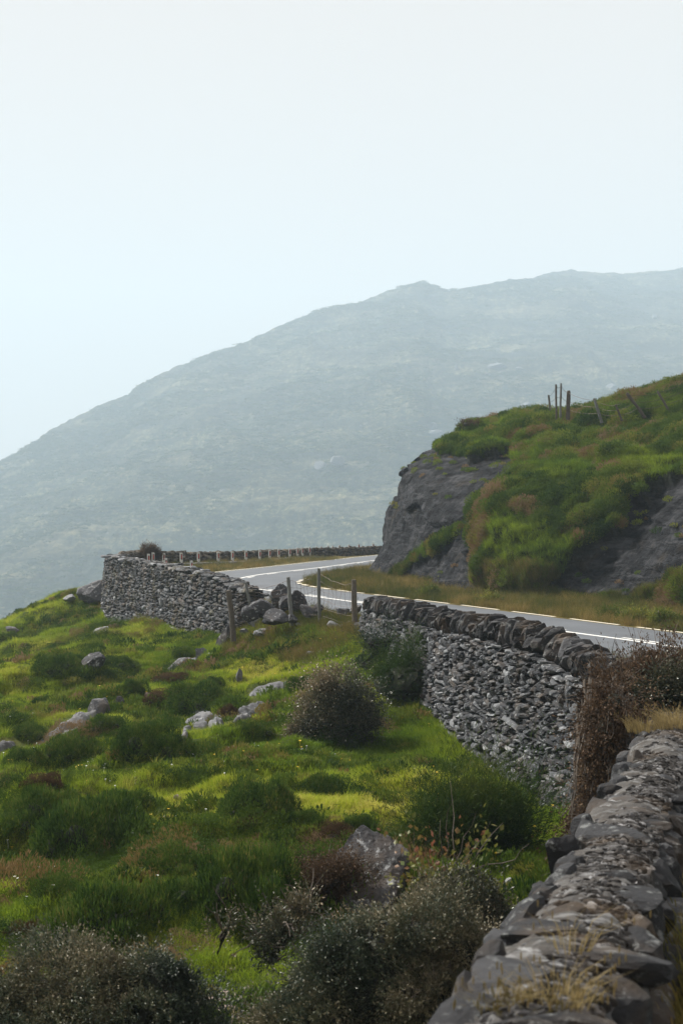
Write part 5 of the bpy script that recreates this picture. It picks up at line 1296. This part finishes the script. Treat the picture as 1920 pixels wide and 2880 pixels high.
# ================= individual bushes =================
SHRUB = leaf_mat('grey_green_shrub_leaf', [(0, (.016, .026, .018)), (.35, (.044, .062, .038)), (.6, (.105, .105, .060)), (.85, (.22, .185, .115)), (1, (.28, .25, .18))], False, .10, .45)
SHRUBD = leaf_mat('dark_shrub_leaf', [(0, (.014, .020, .013)), (.4, (.040, .050, .030)), (.75, (.11, .098, .056)), (1, (.27, .21, .13))], False, .12, .38)
GORSE = leaf_mat('gorse_leaf', [(0, (.008, .022, .010)), (.5, (.018, .045, .014)), (1, (.05, .085, .02))], False, .15, .5)
BRACK = leaf_mat('bramble_leaf', [(0, (.03, .055, .012)), (.5, (.075, .11, .02)), (.8, (.14, .13, .03)), (1, (.18, .07, .04))], False, .35, .5)
YELW = leaf_mat('yellow_weed_leaf', [(0, (.05, .08, .012)), (.5, (.11, .14, .025)), (.85, (.22, .22, .04)), (1, (.42, .36, .04))], False, .35, .5, gloss=False)
VINE = leaf_mat('dead_vine_leaf', [(0, (.025, .016, .011)), (.5, (.07, .045, .028)), (.85, (.14, .09, .055)), (1, (.22, .16, .10))], False, .2, .6, gloss=False)
def twigs(P0, D, Ls, r, rad=.006, seg=5, wob=.25):
    a = Acc()
    for p, d, L_ in zip(P0, D, Ls):
        d = d/np.linalg.norm(d); pts = [p]; dd = d.copy()
        for q in range(seg):
            dd = dd+r.normal(size=3)*wob; dd /= np.linalg.norm(dd); pts.append(pts[-1]+dd*L_/seg)
        V, F = tube(np.array(pts), np.linspace(rad, rad*.35, seg+1), 4); a.add(V, F)
    V, F, A = a.get(); return V, F
def lumps(ells, r, per=9, f=(.25, .62)):
    out = list(ells)
    for c, q in ells:
        for _ in range(per):
            d = r.normal(size=3); d /= np.linalg.norm(d); d[2] = abs(d[2])*.9-.15
            k_ = r.uniform(*f)*q.min(); out.append((c+d*q*r.uniform(.86, 1.06), np.array([k_*1.25, k_, k_*.9])*r.uniform(.8, 1.2)))
    return out
def bush(name, label, cat, base, ells, n, lsize, mat, seed, grow=(0, 0, .4), aspect=.42, depth=.38, core=.62, ntw=60, twl=.25, twm=None, rough_=.12, spray=.95, zmin=None, streak=0.0, tint_bias=0.0, twrad=.005, flip=1.0, shoot=None, nl=9):
    """ells: bumps relative to base; leaves are set in sprays on short shoots"""
    r = np.random.default_rng(seed)
    root = thing(name, label, cat, tuple(float(q) for q in base))
    base = np.asarray(base, float); ells = [(np.asarray(c, float), np.asarray(q, float)) for c, q in ells]
    core_ells = ells; ells = lumps(ells, r, nl); per = 9
    P, nr = shell_points(ells, int(n/per*2.2), r, depth, zmin)
    P = P[:n//per]; nr = nr[:n//per]
    P = P+nr*(rough_*1.7*fbm(P[:, 0]*2.6, P[:, 1]*2.6, P[:, 2]*2.6, seed, 4))[:, None]
    g = nr*flip+np.asarray(grow)+r.normal(size=P.shape)*.3; g /= np.linalg.norm(g, axis=1)[:, None]
    # shoot lengths vary in clumps, giving an uneven outline
    sl = (shoot or lsize*5.0)*(.35+1.0*np.clip(.5+1.2*fbm(P[:, 0]*4, P[:, 1]*4, P[:, 2]*4, seed+9, 3), 0, 1.9))*np.random.default_rng(seed+1).lognormal(0, .3, len(P))
    k = np.tile(np.linspace(0, 1, per), len(P)); Pi = np.repeat(P, per, 0); Gi = np.repeat(g, per, 0); Si = np.repeat(sl, per)
    LP = Pi+Gi*(k*Si)[:, None]+r.normal(size=Pi.shape)*lsize*.35
    LD = Gi*spray+r.normal(size=Pi.shape)*.5
    V, F = leaves(LP, LD, np.full(len(LP), lsize), r, aspect)
    f = fbm(P[:, 0]*1.4, P[:, 1]*1.4, P[:, 2]*1.4, seed+3, 3)
    t = np.repeat(.40+.40*f+tint_bias+r.normal(size=len(P))*.11, per)+k*.16+r.normal(size=len(LP))*.05  # each shoot lightens towards its end, lit tips painted into the tint
    link('foliage', mesh('foliage', V, F, mat, False, {'tint': np.repeat(np.clip(t, 0, 1), 4)}), root)
    a = Acc()
    V, F = cores(core_ells, core, seed); a.add(V, F)
    V, F, _ = a.get(); link('dark_core', mesh('dark_core', V, F, COREM, True), root)  # opaque dark filling in place of the bush's shaded inside
    if ntw:
        Pt, Nt = shell_points(ells, ntw*4, r, .15, zmin); Pt, Nt = Pt[:ntw], Nt[:ntw]
        V, F = twigs(Pt-Nt*.05, Nt+np.asarray(grow)*1.2+r.normal(size=Pt.shape)*.35, twl*r.uniform(.5, 1.5, len(Pt)), r, twrad)
        link('twigs', mesh('twigs', V, F, twm or TWIG), root)
    return root
def gbase(u, v, d=None):
    p = hit(u, v, 'G') if d is None else at(u, v, d)
    return p
# windswept bush in the middle of the slope
p = gbase(905, 2090); k = p[1]/FPX
def E(cu, cv, ru, rv, ry=None, dy=0.0):
    """ellipsoid given by its photo centre/size, about base p at scale k"""
    return ((( cu-BU)*k, dy, (BV0-cv)*k), (ru*k, (ry if ry else ru*.8)*k, rv*k))
BU, BV0 = 905, 2090
bush('windswept_bush', 'dark windswept bush combed to the left, standing mid slope', 'bush', p,
     [E(935, 1990, 46, 80), E(885, 2040, 56, 50), E(820, 2082, 34, 20), E(965, 1950, 46, 46), E(1000, 1990, 44, 50), E(846, 2066, 36, 34), E(1040, 1990, 28, 26), E(905, 1955, 30, 40), E(975, 2040, 70, 44), E(1030, 2040, 34, 30), E(925, 1915, 24, 22)], 42000, .044, SHRUBD, 301, grow=(-.35, -.1, .25), ntw=50, twl=.16, zmin=-.15)
# dark spiky gorse by the start of the long wall
p = gbase(1070, 1915); k = p[1]/FPX; BU, BV0 = 1070, 1915
bush('gorse_bush', 'dark needle-leaved gorse bush beside the start of the long wall', 'bush', p,
     [E(1068, 1840, 34, 36), E(1030, 1870, 28, 22), E(1048, 1812, 22, 20), E(1090, 1800, 26, 18)], 5200, .075, GORSE, 302, grow=(-.3, 0, .8), aspect=.16, ntw=50, twl=.35, depth=.5, core=.55, zmin=-.3)
p = gbase(1165, 1975); k = p[1]/FPX; BU, BV0 = 1165, 1975
bush('gorse_bush', 'spreading green mound of gorse and long grass against the long wall', 'bush', p,
     [E(1150, 1920, 92, 62), E(1200, 1880, 56, 58), E(1095, 1925, 52, 44), E(1235, 1935, 34, 46), E(1180, 1845, 30, 24)], 30000, .07, LUSHN := leaf_mat('mound_grass_leaf', [(0, (.016, .040, .010)), (.5, (.036, .070, .013)), (1, (.09, .115, .022))], False, .35, .55, gloss=False), 303, grow=(-.1, 0, 1.0), aspect=.10, ntw=0, zmin=-.3, core=.84)
# long dark grass mound in the green hollow
p = gbase(1320, 2420); k = p[1]/FPX; BU, BV0 = 1320, 2420
bush('grass_mound', 'dark mound of long grass in the bright green hollow by the wall', 'mound', p,
     [E(1345, 2345, 130, 78), E(1250, 2380, 92, 52), E(1420, 2370, 62, 60), E(1200, 2405, 60, 28), E(1340, 2290, 70, 40)], 44000, .085, LUSHN, 304, grow=(.1, 0, .9), aspect=.07, ntw=0, rough_=.08, zmin=-.25)
# foreground shrubs
p = at(300, 3055, 9.4); k = p[1]/FPX; BU, BV0 = 300, 3000
bush('grey_shrub', 'large grey-brown small-leaved shrub filling the lower left corner', 'shrub', p,
     [E(60, 2850, 200, 150), E(220, 2830, 190, 180), E(380, 2800, 150, 150), E(440, 2720, 90, 90), E(500, 2840, 90, 140), E(300, 2720, 80, 70), E(-120, 2860, 150, 150), E(560, 2900, 60, 70), E(130, 2760, 90, 70)],
     190000, .022, SHRUB, 310, tint_bias=-.08, grow=(-.45, -.1, .45), ntw=150, twl=.14, twrad=.003, rough_=.12, core=.72, depth=.26)
p = at(1060, 3045, 9.3); k = p[1]/FPX; BU, BV0 = 1060, 3000
bush('grey_shrub', 'large windswept grey shrub at the bottom centre beside the near wall', 'shrub', p,
     [E(1130, 2720, 170, 170), E(1010, 2790, 150, 180), E(900, 2850, 110, 110), E(1230, 2780, 150, 180), E(1090, 2610, 100, 90), E(1180, 2600, 90, 80), E(1300, 2680, 90, 120), E(820, 2890, 70, 60), E(960, 2680, 70, 80)],
     190000, .022, SHRUB, 311, grow=(-.5, -.1, .5), ntw=150, twl=.14, twrad=.003, rough_=.12, core=.72, depth=.26)
p = gbase(930, 2560); k = p[1]/FPX; BU, BV0 = 930, 2560
bush('dark_shrub', 'brown leafed shrub wrapped round the left side of the big dark boulder', 'shrub', p,
     [E(925, 2470, 66, 52), E(880, 2530, 70, 52), E(965, 2510, 50, 55), E(830, 2560, 55, 40)], 34000, .026, VINE, 312, grow=(-.2, -.1, .5), ntw=120, twl=.18, zmin=-.4)
p = gbase(1330, 2610); p = at(1330, 2690, 11.0); k = p[1]/FPX; BU, BV0 = 1330, 2640
bush('dark_shrub', 'dark shrub behind the bottom centre shrub, touching the near wall', 'shrub', p,
     [E(1310, 2530, 90, 70), E(1240, 2560, 80, 80), E(1380, 2570, 62, 70), E(1330, 2640, 110, 90), E(1190, 2530, 50, 40)], 48000, .028, SHRUBD, 313, grow=(-.1, -.1, .5), ntw=150, twl=.2)
# bramble on top of that
p = at(1240, 2500, 11.2); k = p[1]/FPX; BU, BV0 = 1240, 2500
bush('bramble', 'yellow green bramble sprays trailing over the shrub right of the big boulder', 'bramble', p,
     [E(1235, 2480, 62, 26), E(1300, 2450, 50, 16), E(1180, 2470, 30, 26), E(1225, 2530, 40, 40)], 650, .05, BRACK, 314, grow=(0, 0, .5), ntw=16, twl=.5, depth=.6, core=.2, aspect=.7)
# thin twiggy shrub between the two big ones
p = at(790, 2760, 10.6); k = p[1]/FPX; BU, BV0 = 790, 2760
bush('dark_shrub', 'sparse twiggy shrub standing right of the grassy hollow above the path', 'shrub', p,
     [E(770, 2640, 50, 38), E(820, 2620, 50, 50), E(850, 2560, 40, 36), E(760, 2700, 36, 30)], 5200, .028, SHRUBD, 315, grow=(-.2, 0, .7), ntw=46, twl=.22, depth=.7, core=.3, twrad=.007)
p = at(610, 2700, 10.8); k = p[1]/FPX; BU, BV0 = 610, 2700
bush('dark_shrub', 'single arching lichened branch with few leaves left of the eroded path', 'shrub', p,
     [E(620, 2640, 14, 40), E(645, 2600, 26, 12), E(612, 2680, 8, 30)], 420, .026, SHRUBD, 316, grow=(.2, 0, .9), ntw=5, twl=.3, depth=.8, core=.2, twrad=.008)
# dead vine hanging on the wall corner, and the mass over its top
def vine():
    r = np.random.default_rng(320)
    base = at(1680, 2420, 13.6); root = thing('dead_vine', 'brown dead creeper hanging in a tall curtain down the wall corner', 'creeper', tuple(float(q) for q in base))
    a = Acc()
    for q in range(230):
        f = r.random(); dd = 13.5+r.random()*.9
        t0 = at(1655+f*105+r.normal()*18, 1900+r.random()*160, dd+.2)
        b0 = at(1618+f*90+r.normal()*16, 2300+r.random()*170, dd)
        n_ = 9; s_ = np.linspace(0, 1, n_)[:, None]
        P = t0*(1-s_)+b0*s_+np.cumsum(r.normal(size=(n_, 3))*.022, 0); P[:, 1] -= .10*np.sin(s_[:, 0]*3.1)
        V, F = tube(P, np.linspace(.011, .005, n_)*r.uniform(.5, 1.4), 4); a.add(V-base, F)
    V, F, _ = a.get(); link('stems', mesh('stems', V, F, TWIG), root)
    return root
vine()
p = at(1650, 2420, 13.6); k = p[1]/FPX; BU, BV0 = 1650, 2420
bush('creeper', 'ragged brown dead leaves matted over the hanging stems at the wall corner', 'creeper', p,
     [E(1655, 2400, 34, 60), E(1668, 2310, 40, 70), E(1684, 2220, 36, 66), E(1688, 2130, 44, 64), E(1704, 2050, 40, 60), E(1722, 1980, 46, 56), E(1640, 2340, 20, 50), E(1722, 2290, 26, 60), E(1668, 2170, 22, 40)],
     26000, .034, VINE, 325, grow=(-.1, -.2, -.5), ntw=150, twl=.35, twrad=.004, core=.55, depth=.5)
p = at(1790, 2010, 14.6); k = p[1]/FPX; BU, BV0 = 1790, 2010
bush('thorn_bush', 'brown thorny bush leaning over the wall top at the right edge', 'bush', p,
     [E(1750, 1940, 56, 42), E(1830, 1935, 62, 46), E(1900, 1935, 56, 48), E(1690, 1995, 40, 56), E(1800, 1980, 76, 44), E(1960, 1930, 60, 52)], 26000, .04, VINE, 321, grow=(.1, 0, .6), ntw=330, twl=.42, depth=.4, core=.74, twrad=.006, tint_bias=-.05)
p = at(1880, 2000, 14.2); k = p[1]/FPX; BU, BV0 = 1880, 2000
bush('thorn_bush', 'dark green part of the bush at the right edge below the brown sprays', 'bush', p,
     [E(1880, 1950, 56, 44), E(1930, 1940, 40, 50), E(1830, 1970, 40, 26)], 11000, .036, SHRUBD, 322, grow=(0, 0, .3), ntw=40, twl=.2, core=.7)
# parapet tuft
p = at(428, 1572, 79); k = p[1]/FPX; BU, BV0 = 428, 1572
bush('dry_bush', 'rounded brown bush poking above the far end of the tall wall', 'bush', p, [E(425, 1557, 26, 16), E(418, 1548, 14, 12), E(442, 1564, 14, 8)], 7000, .09, VINE, 323, grow=(.2, 0, .5), aspect=.25, ntw=8, twl=.3, twrad=.012, shoot=.12)
# yellow weeds on the verge
for j, (u, v, w, h, lab) in enumerate([(1206, 1682, 30, 32, 'pale yellow-green bush on the verge under the light rock slab'), (1790, 1752, 60, 38, 'yellow flowering weeds on the verge near the right edge, left clump'),
        (1868, 1756, 52, 34, 'yellow flowering weeds on the verge at the right edge'), (1722, 1742, 28, 24, 'small pale weed clump left of the yellow flowering ones'), (1370, 1700, 40, 16, 'low grey-green weed at the foot of the hanging heather')]):
    p = gbase(u, v); k = p[1]/FPX; BU, BV0 = u, v
    bush('verge_weed', lab, 'weed', p, [E(u, v-h*.30, w*.8, h*.36), E(u-w*.4, v-h*.2, w*.5, h*.28), E(u+w*.45, v-h*.25, w*.5, h*.30), E(u+w*.1, v-h*.5, w*.35, h*.22)], 3600, .085, YELW, 330+j, grow=(0, 0, .9), aspect=.35, ntw=24, twl=.3, depth=.5, core=.5, zmin=-.1, shoot=.16)
# little heather tuft on the cliff brow
p = hit(1318, 1206, 'B')
if p is not None:
    k = p[1]/FPX; BU, BV0 = 1318, 1206
    bush('heather_tuft', 'brown heather tuft on the brow of the cliff against the haze', 'heather', p, [E(1312, 1194, 18, 12), E(1335, 1200, 26, 10)], 1800, .12, VINE, 340, grow=(0, 0, .7), aspect=.2, ntw=0, shoot=.15)
# golden tufts on the near wall and its corner
def tuft(label, base, n, h, spread, seed, mat_tint=.6):
    V, F = blades(n*2, h, spread*1.3, .0018, 1.1, seed, seedhead=True)
    o = link('grass_tuft', mesh('grass_tuft', V, F, DRYT, False, {'tint': np.clip(mat_tint+.0*V[:, 0]+np.random.default_rng(seed).normal(size=len(V))*.05, 0, 1)}), None, tuple(float(q) for q in base))
    tag(o, label, 'grass tuft')
DRYT = leaf_mat('dry_tuft_blade', [(0, (.075, .085, .018)), (.4, (.16, .13, .05)), (.75, (.26, .20, .09)), (1, (.34, .28, .15))], False, .4, .6, gloss=False)
tuft('golden grass tuft growing in the top of the near wall, largest of the lower ones', at(1560, 2860, 4.3), 90, .16, .06, 401, .75)
tuft('small golden tuft at the left shoulder of the near wall, bottom', at(1400, 2860, 4.3), 40, .12, .05, 402, .55)
tuft('thin upright grass stalks from the top of the near wall', at(1600, 2700, 5.0), 14, .22, .03, 403, .7)
tuft('yellow green tuft at the bottom edge of the near wall', at(1480, 2880, 4.2), 50, .09, .06, 404, .35)
tuft('orange grass tuft on the far end of the near wall beside the thorn bush', at(1900, 2045, 12.8), 260, .20, .12, 405, .8)
tuft('second orange grass tuft beyond the near wall end', at(1810, 2050, 13.0), 120, .14, .12, 406, .7)
# ================= camera, light, air =================
SUN_AZ = math.radians(-56)   # measured from +Y towards +X: the sun stands ahead on the left
SUN_EL = math.radians(43)
sd = bpy.data.lights.new('sun', 'SUN'); sd.energy = 5.0; sd.angle = math.radians(3); sd.color = (1, .95, .86)
so = bpy.data.objects.new('sun', sd); COL.objects.link(so)
tosun = Vector((math.sin(SUN_AZ)*math.cos(SUN_EL), math.cos(SUN_AZ)*math.cos(SUN_EL), math.sin(SUN_EL)))
so.rotation_euler = tosun.to_track_quat('Z', 'Y').to_euler(); so.location = (-30, 60, 60)
w = bpy.data.worlds.new('World'); S.world = w; w.use_nodes = True
nt = w.node_tree; bg = nt.nodes['Background']
sk = nt.nodes.new('ShaderNodeTexSky'); sk.sky_type = 'NISHITA'; sk.sun_disc = False
sk.sun_elevation = SUN_EL; sk.sun_rotation = SUN_AZ; sk.dust_density = 3.0; sk.air_density = 1.2
mx = N(nt, 'ShaderNodeMix', data_type='RGBA'); mx.inputs[0].default_value = .95
nt.links.new(sk.outputs[0], mx.inputs[6]); mx.inputs[7].default_value = (3.72, 3.20, 2.80, 1)
nt.links.new(mx.outputs[2], bg.inputs['Color']); bg.inputs['Strength'].default_value = .12
w.cycles.sampling_method = 'NONE'
# haze
import bmesh
bm = bmesh.new(); bmesh.ops.create_cube(bm, size=1)
for v in bm.verts:
    v.co = Vector((-2600 if v.co.x < 0 else 2900, -320 if v.co.y < 0 else 3200, -520 if v.co.z < 0 else 500))
me = bpy.data.meshes.new('haze'); bm.to_mesh(me); bm.free()
hm = bpy.data.materials.new('haze_air'); hm.use_nodes = True; nt = hm.node_tree
for n in list(nt.nodes):
    if n.type != 'OUTPUT_MATERIAL': nt.nodes.remove(n)
pv_ = nt.nodes.new('ShaderNodeVolumePrincipled'); pv_.inputs['Color'].default_value = (.68, .85, 1.0, 1); pv_.inputs['Density'].default_value = HAZE
pv_.inputs['Anisotropy'].default_value = 0
nt.links.new(pv_.outputs[0], nt.nodes['Material Output'].inputs['Volume'])
hm.cycles.volume_sampling = 'DISTANCE'; hm.cycles.homogeneous_volume = True
me.materials.append(hm)
o = link('haze', me); tag(o, 'pale sea haze filling the air over the valley', 'haze', kind='stuff')
cam = bpy.data.cameras.new('camera'); co = bpy.data.objects.new('camera', cam); COL.objects.link(co)
co.location = (0, 0, CAMZ); co.rotation_euler = (math.radians(90), 0, 0)
cam.sensor_fit = 'VERTICAL'; cam.sensor_height = 36; cam.sensor_width = 24; cam.lens = 50; cam.clip_end = 9000; cam.clip_start = .1
cam.dof.use_dof = True; cam.dof.focus_distance = 36; cam.dof.aperture_fstop = 5.0
S.camera = co
S.view_settings.view_transform = 'Standard'; S.view_settings.look = 'None'; S.view_settings.gamma = 1; S.view_settings.exposure = EXPO
S.render.engine = 'CYCLES'
c = S.cycles; c.max_bounces = 6; c.diffuse_bounces = 3; c.glossy_bounces = 2; c.transmission_bounces = 4; c.volume_bounces = 2; c.transparent_max_bounces = 4
c.use_denoising = DEN; c.denoising_prefilter = 'ACCURATE'; c.denoising_quality = 'HIGH'; c.denoiser = 'OPENIMAGEDENOISE'; c.denoising_input_passes = 'RGB_ALBEDO_NORMAL'
c.sample_clamp_indirect = 6; c.use_adaptive_sampling = False
